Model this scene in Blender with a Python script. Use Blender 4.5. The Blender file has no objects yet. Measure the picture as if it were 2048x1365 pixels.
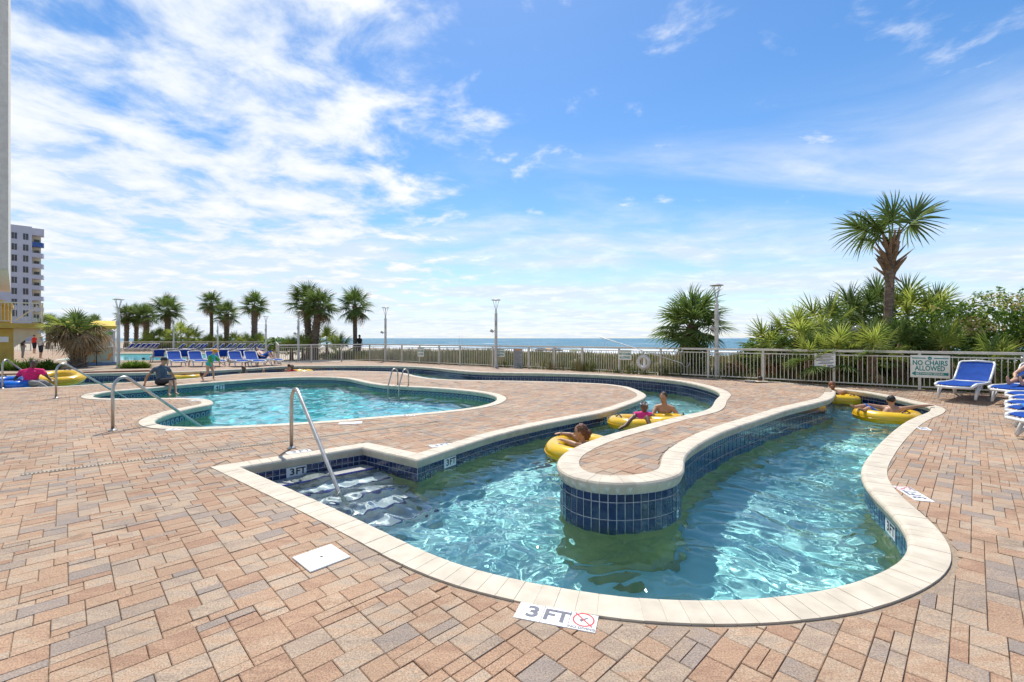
import bpy, bmesh, math, random
import numpy as np
from mathutils import Vector, Matrix, Euler, geometry
from math import radians as R, pi, sin, cos, sqrt, atan2
random.seed(7)
S = bpy.context.scene
COL = S.collection

# ---------------------------------------------------------------- camera, sky, sun, exposure
CAMZ, F, CX, HY = 1.54, 910.0, 1024.0, 677.0          # camera height; focal length, centre and horizon row in photo pixels
cam_d = bpy.data.cameras.new('camera'); cam = bpy.data.objects.new('camera', cam_d); COL.objects.link(cam)
cam.location = (0, 0, CAMZ); cam.rotation_euler = (R(90), 0, 0)
cam_d.sensor_width = 36; cam_d.lens = 16.0; cam_d.shift_y = -5.5 / 2048
cam_d.clip_start = .05; cam_d.clip_end = 60000
S.camera = cam

SUN_EL, SUN_AZ = R(61), R(-6)                           # sun ahead of the camera, a little to the left
world = bpy.data.worlds.new('World'); S.world = world; world.use_nodes = True
wn, wl = world.node_tree.nodes, world.node_tree.links
wn.clear()
w_out = wn.new('ShaderNodeOutputWorld'); w_bg = wn.new('ShaderNodeBackground')
sky = wn.new('ShaderNodeTexSky'); sky.sky_type = 'NISHITA'; sky.sun_disc = False
sky.sun_elevation = SUN_EL; sky.sun_rotation = SUN_AZ
sky.air_density = 1.0; sky.dust_density = 0.3; sky.ozone_density = 3.0
w_bg.inputs[1].default_value = 0.135
def wmath(op, a, b=None, c=None, clamp=False):
    n = wn.new('ShaderNodeMath'); n.operation = op; n.use_clamp = clamp
    for i, v in enumerate((a, b, c)):
        if v is None: continue
        if isinstance(v, (int, float)): n.inputs[i].default_value = v
        else: wl.new(v, n.inputs[i])
    return n.outputs[0]
def wsmooth(v, a, b):
    n = wn.new('ShaderNodeMapRange'); n.interpolation_type = 'SMOOTHSTEP'
    wl.new(v, n.inputs[0]); n.inputs[1].default_value = a; n.inputs[2].default_value = b
    return n.outputs[0]
tc = wn.new('ShaderNodeTexCoord'); sep = wn.new('ShaderNodeSeparateXYZ'); wl.new(tc.outputs['Generated'], sep.inputs[0])
zc = wmath('MAXIMUM', sep.outputs[2], 0.0)
den = wmath('ADD', zc, 0.10)
comb = wn.new('ShaderNodeCombineXYZ')
wl.new(wmath('DIVIDE', sep.outputs[0], den), comb.inputs[0]); wl.new(wmath('DIVIDE', sep.outputs[1], den), comb.inputs[1])
def wnoise(scale, detail, rough, off, dist=0.0, stretch=(1, 1, 1), rz=0.0):
    mp = wn.new('ShaderNodeMapping'); mp.inputs['Location'].default_value = off; mp.inputs['Scale'].default_value = stretch
    mp.inputs['Rotation'].default_value = (0, 0, rz)
    wl.new(comb.outputs[0], mp.inputs[0])
    n = wn.new('ShaderNodeTexNoise'); n.inputs['Scale'].default_value = scale; n.inputs['Detail'].default_value = detail
    n.inputs['Roughness'].default_value = rough; n.inputs['Distortion'].default_value = dist
    wl.new(mp.outputs[0], n.inputs['Vector']); return n.outputs[0]
big = wnoise(0.55, 2.0, .5, (3.1, 1.7, 0))
puff = wnoise(3.3, 9.0, .60, (0.4, 2.2, 0), .25, (1, 1, 1), R(25))
wisp = wnoise(1.0, 8.0, .58, (5.0, 1.0, 0), .5, (.6, 1.2, 1), R(-20))
# clouds thicken towards the west (left) and towards the horizon haze
side = wsmooth(wmath('ADD', wmath('MULTIPLY', sep.outputs[0], -1.0), wmath('MULTIPLY', sep.outputs[2], -.15)), -.20, .42)
cov = wmath('ADD', wmath('MULTIPLY', side, .29), wmath('MULTIPLY', big, .08))
c1 = wsmooth(wmath('ADD', puff, cov), .61, .88)
low = wmath('SUBTRACT', 1.0, wsmooth(sep.outputs[2], .06, .50))
c2 = wmath('MULTIPLY', wsmooth(wmath('ADD', wisp, wmath('MULTIPLY', low, .24)), .50, .86), wmath('MULTIPLY', wsmooth(low, .0, .45), .88))
cl = wmath('MAXIMUM', c1, c2, clamp=True)
haze_c = wmath('MULTIPLY', wmath('SUBTRACT', 1.0, wsmooth(sep.outputs[2], -.02, .26)), .42)
gamma = wn.new('ShaderNodeHueSaturation'); gamma.inputs['Saturation'].default_value = 1.24; gamma.inputs['Value'].default_value = 1.0
wl.new(sky.outputs[0], gamma.inputs['Color'])
mx0 = wn.new('ShaderNodeMix'); mx0.data_type = 'RGBA'; wl.new(haze_c, mx0.inputs[0]); wl.new(gamma.outputs[0], mx0.inputs[6])
mx0.inputs[7].default_value = (3.9, 4.8, 5.8, 1)
shade = wn.new('ShaderNodeMix'); shade.data_type = 'RGBA'; wl.new(wsmooth(puff, .42, .75), shade.inputs[0])
shade.inputs[6].default_value = (4.6, 5.2, 6.1, 1); shade.inputs[7].default_value = (6.4, 6.5, 6.7, 1)
mx1 = wn.new('ShaderNodeMix'); mx1.data_type = 'RGBA'; wl.new(cl, mx1.inputs[0]); wl.new(mx0.outputs[2], mx1.inputs[6]); wl.new(shade.outputs[2], mx1.inputs[7])
wl.new(mx1.outputs[2], w_bg.inputs[0]); wl.new(w_bg.outputs[0], w_out.inputs[0])

sun_d = bpy.data.lights.new('sun', 'SUN'); sun = bpy.data.objects.new('sun', sun_d); COL.objects.link(sun)
sun_d.energy = 4.4; sun_d.angle = R(.55); sun_d.color = (1.0, .955, .88)
sd = Vector((sin(SUN_AZ) * cos(SUN_EL), cos(SUN_AZ) * cos(SUN_EL), sin(SUN_EL)))    # towards the sun
sun.rotation_euler = sd.to_track_quat('Z', 'Y').to_euler()
sun_d.cycles.is_caustics_light = True
vs = S.view_settings; vs.view_transform = 'Standard'; vs.look = 'None'; vs.exposure = 0.30; vs.gamma = 1.0; vs.use_curve_mapping = False
cy = S.cycles
cy.caustics_refractive = True; cy.caustics_reflective = False; cy.blur_glossy = .3
cy.use_denoising = True; cy.max_bounces = 10; cy.transmission_bounces = 8; cy.transparent_max_bounces = 12
cy.sample_clamp_indirect = 6.0; cy.sample_clamp_direct = 0.0
cy.use_adaptive_sampling = True; cy.adaptive_threshold = .02

# ---------------------------------------------------------------- helpers
def P(x, y, z=0.0):
    """photo pixel -> point on the horizontal plane z"""
    Y = F * (CAMZ - z) / (y - HY); return np.array([(x - CX) / F * Y, Y, z])
def at(x, y, Y):
    """photo pixel -> point at depth Y"""
    return Vector(((x - CX) / F * Y, Y, CAMZ + (HY - y) / F * Y))
def sst(a, b, v):
    t = np.clip((v - a) / (b - a), 0, 1); return t * t * (3 - 2 * t)
def link(o): COL.objects.link(o); return o
def mesh_obj(name, v, f, m, parent=None, smooth=False, label=None, cat=None, group=None, kind=None):
    me = bpy.data.meshes.new(name); me.from_pydata([tuple(map(float, q)) for q in v], [], [tuple(map(int, q)) for q in f]); me.update()
    o = link(bpy.data.objects.new(name, me))
    if m: me.materials.append(m)
    if smooth: me.polygons.foreach_set('use_smooth', [True] * len(me.polygons))
    if parent: o.parent = parent
    return tag(o, label, cat, group, kind)
def tag(o, label=None, cat=None, group=None, kind=None):
    for k, v in (('label', label), ('category', cat), ('group', group), ('kind', kind)):
        if v: o[k] = v
    return o
def empty(name, loc=(0, 0, 0), rz=0, label=None, cat=None, group=None, kind=None):
    o = link(bpy.data.objects.new(name, None)); o.location = loc; o.rotation_euler = (0, 0, rz); o.empty_display_size = .1
    return tag(o, label, cat, group, kind)
def inst(name, src, parent=None, mw=None):
    o = link(bpy.data.objects.new(name, src.data if hasattr(src, 'data') else src))
    if parent: o.parent = parent
    if mw is not None: o.matrix_local = mw
    return o
class MB:
    """collects simple solids into one mesh"""
    def __init__(s): s.v = []; s.f = []
    def add(s, v, f):
        n = len(s.v); s.v += [tuple(q) for q in v]; s.f += [tuple(i + n for i in q) for q in f]; return s
    def box(s, a, b, M=None, bev=0.0):
        (x0, y0, z0), (x1, y1, z1) = a, b
        if bev <= 0:
            v = [(x0, y0, z0), (x1, y0, z0), (x1, y1, z0), (x0, y1, z0), (x0, y0, z1), (x1, y0, z1), (x1, y1, z1), (x0, y1, z1)]
            f = [(3, 2, 1, 0), (4, 5, 6, 7), (0, 1, 5, 4), (1, 2, 6, 5), (2, 3, 7, 6), (3, 0, 4, 7)]
        else:
            e = bev
            v = [(x0, y0, z0), (x1, y0, z0), (x1, y1, z0), (x0, y1, z0), (x0, y0, z1 - e), (x1, y0, z1 - e), (x1, y1, z1 - e), (x0, y1, z1 - e),
                 (x0 + e, y0 + e, z1), (x1 - e, y0 + e, z1), (x1 - e, y1 - e, z1), (x0 + e, y1 - e, z1)]
            f = [(3, 2, 1, 0), (8, 9, 10, 11)] + [(i, (i + 1) % 4, 4 + (i + 1) % 4, 4 + i) for i in range(4)] + [(4 + i, 4 + (i + 1) % 4, 8 + (i + 1) % 4, 8 + i) for i in range(4)]
        if M is not None: v = [tuple(M @ Vector(q)) for q in v]
        return s.add(v, f)
    def tube(s, pts, r, n=8, cap=True):
        pts = [Vector(p) for p in pts]; m = len(pts)
        rr = list(r) if hasattr(r, '__len__') else [r] * m
        T = [(pts[min(i + 1, m - 1)] - pts[max(i - 1, 0)]).normalized() for i in range(m)]
        up = Vector((0, 0, 1)) if abs(T[0].z) < .9 else Vector((1, 0, 0))
        a = T[0].cross(up).normalized(); v = []
        for i in range(m):
            a = (a - T[i] * a.dot(T[i])).normalized(); b = T[i].cross(a)
            for k in range(n):
                t = 2 * pi * k / n; v.append(pts[i] + (a * cos(t) + b * sin(t)) * rr[i])
        f = [(i * n + k, i * n + (k + 1) % n, (i + 1) * n + (k + 1) % n, (i + 1) * n + k) for i in range(m - 1) for k in range(n)]
        if cap: f += [tuple(range(n))[::-1], tuple((m - 1) * n + k for k in range(n))]
        return s.add(v, f)
    def lathe(s, prof, n=16, M=None):
        v = [Vector((r * cos(2 * pi * k / n), r * sin(2 * pi * k / n), z)) for r, z in prof for k in range(n)]
        if M is not None: v = [M @ q for q in v]
        f = [(i * n + k, i * n + (k + 1) % n, (i + 1) * n + (k + 1) % n, (i + 1) * n + k) for i in range(len(prof) - 1) for k in range(n)]
        return s.add(v, f)
    def ball(s, c, r, n=10, sc=(1, 1, 1)):
        c = Vector(c); prof = [(r * sin(pi * i / n), -r * cos(pi * i / n)) for i in range(n + 1)]
        M = Matrix.Translation(c) @ Matrix.Diagonal((*sc, 1)); return s.lathe(prof, n + 4, M)
    def obj(s, name, m, parent=None, smooth=False, **k): return mesh_obj(name, s.v, s.f, m, parent, smooth, **k)

def nodes_of(m): return m.node_tree.nodes, m.node_tree.links
def pm(name, col, rough=.6, col2=None, scale=8.0, detail=4.0, lo=.35, hi=.65, bump=0.0, bscale=None, metal=0.0, spec=.5, coat=0.0, obj_rand=0.0, alpha=None, trans=0.0, sub=0.0, coord='Object', stretch=None):
    """procedural principled material: two colours mixed by noise, optional bump and per-object variation"""
    m = bpy.data.materials.new(name); m.use_nodes = True; N, L = nodes_of(m); b = N['Principled BSDF']
    t = N.new('ShaderNodeTexCoord'); n = N.new('ShaderNodeTexNoise'); n.inputs['Scale'].default_value = scale; n.inputs['Detail'].default_value = detail
    vec = t.outputs[coord]
    if stretch:
        mp = N.new('ShaderNodeMapping'); mp.inputs['Scale'].default_value = stretch; L.new(vec, mp.inputs[0]); vec = mp.outputs[0]
    L.new(vec, n.inputs['Vector'])
    r = N.new('ShaderNodeMapRange'); r.inputs[1].default_value = lo; r.inputs[2].default_value = hi; L.new(n.outputs[0], r.inputs[0])
    mx = N.new('ShaderNodeMix'); mx.data_type = 'RGBA'; L.new(r.outputs[0], mx.inputs[0])
    c2 = col2 if col2 else tuple(c * .82 for c in col)
    mx.inputs[6].default_value = (*col, 1); mx.inputs[7].default_value = (*c2, 1); out = mx.outputs[2]
    if obj_rand:
        oi = N.new('ShaderNodeObjectInfo'); h = N.new('ShaderNodeHueSaturation'); mr = N.new('ShaderNodeMapRange')
        mr.inputs[3].default_value = 1 - obj_rand; mr.inputs[4].default_value = 1 + obj_rand
        L.new(oi.outputs['Random'], mr.inputs[0]); L.new(mr.outputs[0], h.inputs['Value']); L.new(out, h.inputs['Color']); out = h.outputs[0]
    L.new(out, b.inputs['Base Color']); b.inputs['Roughness'].default_value = rough; b.inputs['Metallic'].default_value = metal
    b.inputs['Specular IOR Level'].default_value = spec; b.inputs['Coat Weight'].default_value = coat
    if bump:
        n2 = N.new('ShaderNodeTexNoise'); n2.inputs['Scale'].default_value = bscale or scale * 4; n2.inputs['Detail'].default_value = 5; L.new(vec, n2.inputs['Vector'])
        bp = N.new('ShaderNodeBump'); bp.inputs['Strength'].default_value = bump; bp.inputs['Distance'].default_value = .01
        L.new(n2.outputs[0], bp.inputs['Height']); L.new(bp.outputs[0], b.inputs['Normal'])
    if trans:
        tr = N.new('ShaderNodeBsdfTranslucent'); L.new(out, tr.inputs[0]); ms = N.new('ShaderNodeMixShader'); ms.inputs[0].default_value = trans
        L.new(b.outputs[0], ms.inputs[1]); L.new(tr.outputs[0], ms.inputs[2]); L.new(ms.outputs[0], N['Material Output'].inputs[0])
    return m

# ---------------------------------------------------------------- plan of the place
FENCE = np.array([(16.5, 8.4), (12.9, 11.45), (8.5, 15.4), (3.1, 20.1), (.8, 21.8), (-2.75, 24.1), (-9.1, 29.1)])
def fence_dist(X, Y):
    """distance on the deck side of the long fence (positive towards the camera)"""
    a, b = np.array((12.9, 11.45)), np.array((-9.1, 29.1)); d = (b - a) / np.linalg.norm(b - a); n = np.array((-d[1], d[0]))
    return (np.asarray(X) - a[0]) * n[0] + (np.asarray(Y) - a[1]) * n[1]
def h_far(X, Y):
    X = np.asarray(X, float); Y = np.asarray(Y, float)
    h = .1 + .1 * sst(.5, 2.2, fence_dist(X, Y)) * sst(-5, -1, X)
    w = sst(8.7, 9.3, X); return h * (1 - w) + h_right(X, Y) * w
def h_right(X, Y): return .1 * (1 - sst(0, 2.5, fence_dist(X, Y)))
def h_near(X, Y): return h_right(X, Y) * sst(8.7, 9.3, np.asarray(X, float))
def unproj(pts, hf):
    out = []
    for x, y in pts:
        z = 0.0
        for _ in range(12):
            p = P(x, y, z); z = float(hf(p[0], p[1]))
        out.append(P(x, y, z))
    return out
zero = lambda X, Y: 0.0
near_px = [(835, 921), (918, 893.7), (1000, 868.5), (1080, 850), (1150, 836), (1216, 823), (1256, 809.5), (1282, 800), (1293, 792), (1281, 783), (1252, 773.4), (1213, 768.5), (1154, 765.5), (1096, 763.6), (998, 761.6), (920, 760.5), (872, 758), (837, 753), (814, 747.5), (794, 744.8), (740, 743), (690, 742), (638, 742), (573, 744.6), (475, 748.5), (397, 756), (293, 763.6), (215, 767.5), (125, 773), (40, 776), (0, 777.5)]
far_px = [(0, 752), (100, 749.5), (160, 748), (228, 746.5), (293, 745.5), (378, 743.5), (475, 739), (573, 733), (658, 732), (755, 732), (833, 734), (872, 736.8), (902, 740), (960, 744.5), (1020, 746), (1096, 747), (1193, 750), (1270, 754.4), (1320, 758.5), (1358, 762.5), (1402, 771.5), (1430, 780.5), (1440, 789), (1431, 799), (1412, 820), (1353, 834), (1275, 854), (1205, 873), (1158, 890.5), (1122, 910), (1112, 927.5), (1120, 944.7), (1147, 957), (1184, 965), (1234, 968.4), (1284, 966.5), (1334, 959.6), (1362, 951), (1370.5, 941), (1368, 929), (1369, 916), (1383, 900), (1421, 876), (1462, 858.4), (1523, 838), (1584, 818), (1630, 807), (1662, 798), (1671, 788), (1655, 778), (1622, 771), (1578, 766.8), (1545, 764)]
right_px = [(1676, 778.5), (1722, 784), (1764, 791), (1797, 799), (1830, 806.6), (1851, 811.5), (1861, 817), (1856, 824), (1832, 833.5), (1808, 845.5), (1775, 871), (1745, 902), (1724, 932), (1722, 952), (1735, 977), (1769, 1013), (1800, 1046), (1815, 1074), (1817.5, 1091), (1810, 1110), (1784, 1131), (1738, 1152.5), (1661, 1176.8), (1584, 1189), (1500, 1196.5), (1409, 1200), (1300, 1196.7), (1232, 1191.2), (1147, 1179), (1044, 1160), (958, 1140), (873, 1111.5), (805, 1080), (731, 1044.5), (646.6, 1006), (567, 971), (482.3, 934.2)]
A0 = P(482.3, 934.2); A1 = P(724.4, 895.4); A2 = P(835, 921)
near_pts = [A2] + unproj(near_px[1:], zero) + [np.array((-22., 12.2, 0)), np.array((-34., 10, 0))]
far_pts = [np.array((-34., 15, .1)), np.array((-24., 16.6, .1))] + unproj(far_px, h_far) + [np.array((7.75, 14.75, .16)), np.array((8.05, 15.1, .13)), np.array((8.7, 14.75, .1)), np.array((9.4, 14.15, .07))] + unproj(right_px, h_near)
pool_px = [(186, 792.5), (207, 785), (306, 776), (365, 770), (453, 763), (541, 757), (600, 754.8), (652, 754.8), (690, 757), (716, 762), (737, 766.5), (775, 771.5), (853, 775.5), (920, 780.5), (959, 785), (984, 790), (994, 796), (989, 803), (968, 810.5), (920, 818.5), (840, 826.5), (760, 833), (672, 840.6), (570, 847), (482, 851.3), (424, 853.8), (365, 853.8), (326, 851), (309.5, 843.6), (318, 834.8), (350, 824), (394, 814), (421, 809.5), (427, 804.5), (411, 798.3), (365, 796.3), (262, 797.6), (204, 796.7)]
pool_pts = unproj(pool_px, zero)
def resample(pts, ds=.05, closed=False, smooth=6):
    p = np.array(pts, float); n = len(p)
    if closed: p = np.vstack([p, p[:1]])
    segs = []
    for i in range(len(p) - 1):                      # centripetal-ish Catmull-Rom
        g = (lambda k: p[k % n]) if closed else (lambda k: p[min(max(k, 0), n - 1)])
        p0, p1, p2, p3 = g(i - 1), p[i], p[i + 1], g(i + 2)
        L = np.linalg.norm(p2 - p1); m = max(2, int(L / ds * 2))
        t = np.linspace(0, 1, m, endpoint=False)[:, None]
        l0 = max(np.linalg.norm(p1 - p0), 1e-6); l2 = max(np.linalg.norm(p3 - p2), 1e-6)
        m1 = ((p1 - p0) / l0 + (p2 - p1) / L) / 2 * L if l0 > 1e-5 else (p2 - p1)
        m2 = ((p2 - p1) / L + (p3 - p2) / l2) / 2 * L if l2 > 1e-5 else (p2 - p1)
        segs.append((2 * t**3 - 3 * t**2 + 1) * p1 + (t**3 - 2 * t**2 + t) * m1 + (-2 * t**3 + 3 * t**2) * p2 + (t**3 - t**2) * m2)
    q = np.vstack(segs + [p[-1:]])
    def eq(q):
        d = np.r_[0, np.cumsum(np.linalg.norm(np.diff(q[:, :2], axis=0), axis=1))]
        k = max(2, int(round(d[-1] / ds))); s = np.linspace(0, d[-1], k + 1)
        return np.stack([np.interp(s, d, q[:, j]) for j in range(3)], 1)
    q = eq(q)
    for _ in range(smooth):
        if closed:
            r = q[:-1]; r = (np.roll(r, 1, 0) + 2 * r + np.roll(r, -1, 0)) / 4; q = np.vstack([r, r[:1]])
        else: q[1:-1] = (q[:-2] + 2 * q[1:-1] + q[2:]) / 4
    return eq(q)
DS = .057
c_n1 = resample([A0, A1], DS, smooth=0); c_n2 = resample([A1, A2], DS, smooth=0)
c_near = resample(near_pts, DS, smooth=14); c_far = resample(far_pts, DS, smooth=14)
RIVER = np.vstack([c_n1[:-1], c_n2[:-1], c_near, c_far[:-1]])        # closed outline of the river, water on one side
POOL = resample(pool_pts, DS, closed=True, smooth=12)[:-1]
def area2(p): return float(np.sum(p[:, 0] * np.roll(p[:, 1], -1) - np.roll(p[:, 0], -1) * p[:, 1]) / 2)
if area2(RIVER) > 0: pass
def inside(poly, X, Y):
    X = np.asarray(X, float); Y = np.asarray(Y, float); c = np.zeros(X.shape, bool)
    x0, y0 = poly[:, 0], poly[:, 1]; x1, y1 = np.roll(x0, -1), np.roll(y0, -1)
    for i in range(len(poly)):
        if y0[i] == y1[i]: continue
        m = ((y0[i] > Y) != (y1[i] > Y)) & (X < (x1[i] - x0[i]) * (Y - y0[i]) / (y1[i] - y0[i]) + x0[i]); c ^= m
    return c
def offset(poly, d, closed=True):
    """offset the outline by d to its deck side (away from the water)"""
    s = 1.0 if area2(poly) > 0 else -1.0
    pr, nx = np.roll(poly, 1, 0), np.roll(poly, -1, 0)
    a = poly[:, :2] - pr[:, :2]; b = nx[:, :2] - poly[:, :2]
    a /= np.linalg.norm(a, axis=1)[:, None] + 1e-9; b /= np.linalg.norm(b, axis=1)[:, None] + 1e-9
    na = np.stack([a[:, 1], -a[:, 0]], 1) * s; nb = np.stack([b[:, 1], -b[:, 0]], 1) * s
    m = na + nb; m /= np.linalg.norm(m, axis=1)[:, None] + 1e-9
    k = np.clip((m * na).sum(1), .45, 1); q = poly.copy(); q[:, :2] += m / k[:, None] * d
    return q, m
COPW = .235
RIV_D, RIV_N = offset(RIVER, COPW); POOL_D, POOL_N = offset(POOL, COPW)      # deck-side edge of the coping, outward normals
# the raised deck beyond the river (towards the fence)
iF0 = len(c_n1) - 1 + len(c_n2) - 1 + len(c_near)                 # index in RIVER where the far bank starts
jr = iF0 + int(np.argmin(np.hypot(c_far[:, 0] - P(1861, 817)[0], c_far[:, 1] - P(1861, 817)[1])))
FARREG = np.vstack([RIVER[iF0:jr, :2], [(40, 9.9), (40, 120), (-90, 120), (-90, 15)]])
def h_deck(X, Y):
    X = np.asarray(X, float); Y = np.asarray(Y, float)
    return np.where(inside(FARREG, X, Y), h_far(X, Y), h_near(X, Y))
WATER_Z = -.25
# ---------------------------------------------------------------- materials of deck and pools
def paver_material(name, brick=False):
    m = bpy.data.materials.new(name); m.use_nodes = True; N, L = nodes_of(m); b = N['Principled BSDF']
    t = N.new('ShaderNodeTexCoord')
    mp = N.new('ShaderNodeMapping'); mp.inputs['Rotation'].default_value = (0, 0, -PAV_A); L.new(t.outputs['Object'], mp.inputs[0])
    ramp = N.new('ShaderNodeValToRGB'); cr = ramp.color_ramp; cr.interpolation = 'LINEAR'
    stops = [(0, (0.2992, 0.1776, 0.1112)), (0.14, (0.3632, 0.2288, 0.1432)), (0.28, (0.3376, 0.216, 0.1368)), (0.42, (0.3888, 0.2672, 0.1752)), (0.54, (0.3632, 0.2736, 0.1944)), (0.68, (0.3056, 0.2256, 0.1624)), (0.84, (0.2768, 0.216, 0.172)), (1, (0.2448, 0.1968, 0.1624))]
    cr.elements[0].position = stops[0][0]; cr.elements[0].color = (*stops[0][1], 1); cr.elements[1].position = 1; cr.elements[1].color = (*stops[-1][1], 1)
    for p_, c_ in stops[1:-1]: e = cr.elements.new(p_); e.color = (*c_, 1)
    if brick:
        bt = N.new('ShaderNodeTexBrick'); L.new(mp.outputs[0], bt.inputs['Vector'])
        bt.inputs['Color1'].default_value = (0, 0, 0, 1); bt.inputs['Color2'].default_value = (1, 1, 1, 1); bt.inputs['Mortar'].default_value = (.45, .45, .45, 1)
        bt.inputs['Scale'].default_value = 1; bt.inputs['Brick Width'].default_value = .2; bt.inputs['Row Height'].default_value = .148; bt.inputs['Mortar Size'].default_value = .004
        rnd = bt.outputs['Color']
    else:
        at_ = N.new('ShaderNodeAttribute'); at_.attribute_name = 'rnd'; rnd = at_.outputs['Fac']
    n1 = N.new('ShaderNodeTexNoise'); n1.inputs['Scale'].default_value = 9; n1.inputs['Detail'].default_value = 4; n1.inputs['Roughness'].default_value = .6
    mp2 = N.new('ShaderNodeMapping'); mp2.inputs['Rotation'].default_value = (0, 0, -PAV_A); mp2.inputs['Scale'].default_value = (.45, 1.3, 1); L.new(t.outputs['Object'], mp2.inputs[0]); L.new(mp2.outputs[0], n1.inputs['Vector'])
    a = N.new('ShaderNodeMath'); a.operation = 'MULTIPLY_ADD'; L.new(n1.outputs[0], a.inputs[0]); a.inputs[1].default_value = .95; a.inputs[2].default_value = -.475
    a2 = N.new('ShaderNodeMath'); a2.operation = 'ADD'; a2.use_clamp = True; L.new(a.outputs[0], a2.inputs[0]); L.new(rnd, a2.inputs[1]); L.new(a2.outputs[0], ramp.inputs[0])
    n2 = N.new('ShaderNodeTexNoise'); n2.inputs['Scale'].default_value = 120; n2.inputs['Detail'].default_value = 5; n2.inputs['Roughness'].default_value = .7; L.new(t.outputs['Object'], n2.inputs['Vector'])
    v = N.new('ShaderNodeTexVoronoi'); v.inputs['Scale'].default_value = 75; L.new(t.outputs['Object'], v.inputs['Vector'])
    sp = N.new('ShaderNodeMapRange'); sp.inputs[1].default_value = .16; sp.inputs[2].default_value = .05; L.new(v.outputs['Distance'], sp.inputs[0])
    mx = N.new('ShaderNodeMix'); mx.data_type = 'RGBA'; mx.blend_type = 'OVERLAY'; mx.inputs[0].default_value = 1.0; L.new(ramp.outputs[0], mx.inputs[6])
    g = N.new('ShaderNodeMapRange'); g.inputs[1].default_value = .3; g.inputs[2].default_value = .7; g.inputs[3].default_value = .22; g.inputs[4].default_value = .78; L.new(n2.outputs[0], g.inputs[0])
    cc = N.new('ShaderNodeCombineColor'); [L.new(g.outputs[0], cc.inputs[i]) for i in range(3)]; L.new(cc.outputs[0], mx.inputs[7])
    mx2 = N.new('ShaderNodeMix'); mx2.data_type = 'RGBA'; spm = N.new('ShaderNodeMath'); spm.operation = 'MULTIPLY'; spm.inputs[1].default_value = .30; L.new(sp.outputs[0], spm.inputs[0])
    L.new(spm.outputs[0], mx2.inputs[0]); L.new(mx.outputs[2], mx2.inputs[6]); mx2.inputs[7].default_value = (.78, .70, .60, 1)
    # broad damp / worn patches
    n3 = N.new('ShaderNodeTexNoise'); n3.inputs['Scale'].default_value = .9; n3.inputs['Detail'].default_value = 5; L.new(t.outputs['Object'], n3.inputs['Vector'])
    hs = N.new('ShaderNodeHueSaturation'); r3 = N.new('ShaderNodeMapRange'); r3.inputs[1].default_value = .3; r3.inputs[2].default_value = .7; r3.inputs[3].default_value = .84; r3.inputs[4].default_value = 1.16
    L.new(n3.outputs[0], r3.inputs[0]); 
    n4 = N.new('ShaderNodeTexNoise'); n4.inputs['Scale'].default_value = 1.9; n4.inputs['Detail'].default_value = 6; n4.inputs['Distortion'].default_value = .6; L.new(t.outputs['Object'], n4.inputs['Vector'])
    r4 = N.new('ShaderNodeMapRange'); r4.inputs[1].default_value = .62; r4.inputs[2].default_value = .74; r4.inputs[3].default_value = 1.0; r4.inputs[4].default_value = .68; L.new(n4.outputs[0], r4.inputs[0])
    m4 = N.new('ShaderNodeMath'); m4.operation = 'MULTIPLY'; L.new(r3.outputs[0], m4.inputs[0]); L.new(r4.outputs[0], m4.inputs[1]); L.new(m4.outputs[0], hs.inputs['Value']); L.new(mx2.outputs[2], hs.inputs['Color']); L.new(hs.outputs[0], b.inputs['Base Color'])
    b.inputs['Roughness'].default_value = .78; b.inputs['Specular IOR Level'].default_value = .35
    bp = N.new('ShaderNodeBump'); bp.inputs['Strength'].default_value = .5; bp.inputs['Distance'].default_value = .004; L.new(n2.outputs[0], bp.inputs['Height']); L.new(bp.outputs[0], b.inputs['Normal'])
    return m
PAV_A = R(44.5); U = .069
M_PAV = paver_material('concrete_paver'); M_PAVFAR = paver_material('paver_field', True)
M_SAND = pm('joint_sand', (.34, .26, .185), .95, (.24, .18, .125), 60)
M_COPE = pm('cast_stone', (.60, .53, .415), .72, (.49, .425, .33), 6, 8, bump=.3, bscale=160, obj_rand=.045)
M_MORT = pm('mortar', (.66, .62, .55), .9, (.5, .46, .4), 30)
M_GROUT = pm('grout', (.66, .69, .69), .8, (.50, .54, .54), 25)
def tile_mat(name, c1, c2):
    m = pm(name, c1, .12, c2, 5, 3, spec=.6, coat=.3, obj_rand=.22); return m
M_TILE = tile_mat('cobalt_tile', (.006, .013, .065), (.010, .032, .11))
M_PLAST = pm('pool_plaster', (.46, .50, .22), .8, (.32, .38, .17), 5, 7)
M_FLOOR = pm('pool_floor', (.56, .96, .94), .8, (.40, .88, .89), 2.2, 6)
M_PFLOOR = pm('pool_floor_deep', (.14, .60, .67), .8, (.09, .52, .61), .8, 4)
M_BLUE = pm('blue_nosing', (.008, .014, .12), .2, (.012, .02, .17), 12, spec=.6)
M_WHITE = pm('white_plastic', (.80, .80, .78), .45, (.74, .74, .72), 6)
M_BLACK = pm('black_print', (.012, .012, .014), .5, (.02, .02, .02), 20)
M_RED = pm('red_print', (.65, .03, .03), .5, (.55, .03, .03), 20)
M_STEEL = pm('stainless_steel', (.52, .49, .45), .42, (.42, .40, .37), 14, metal=1.0)
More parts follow.
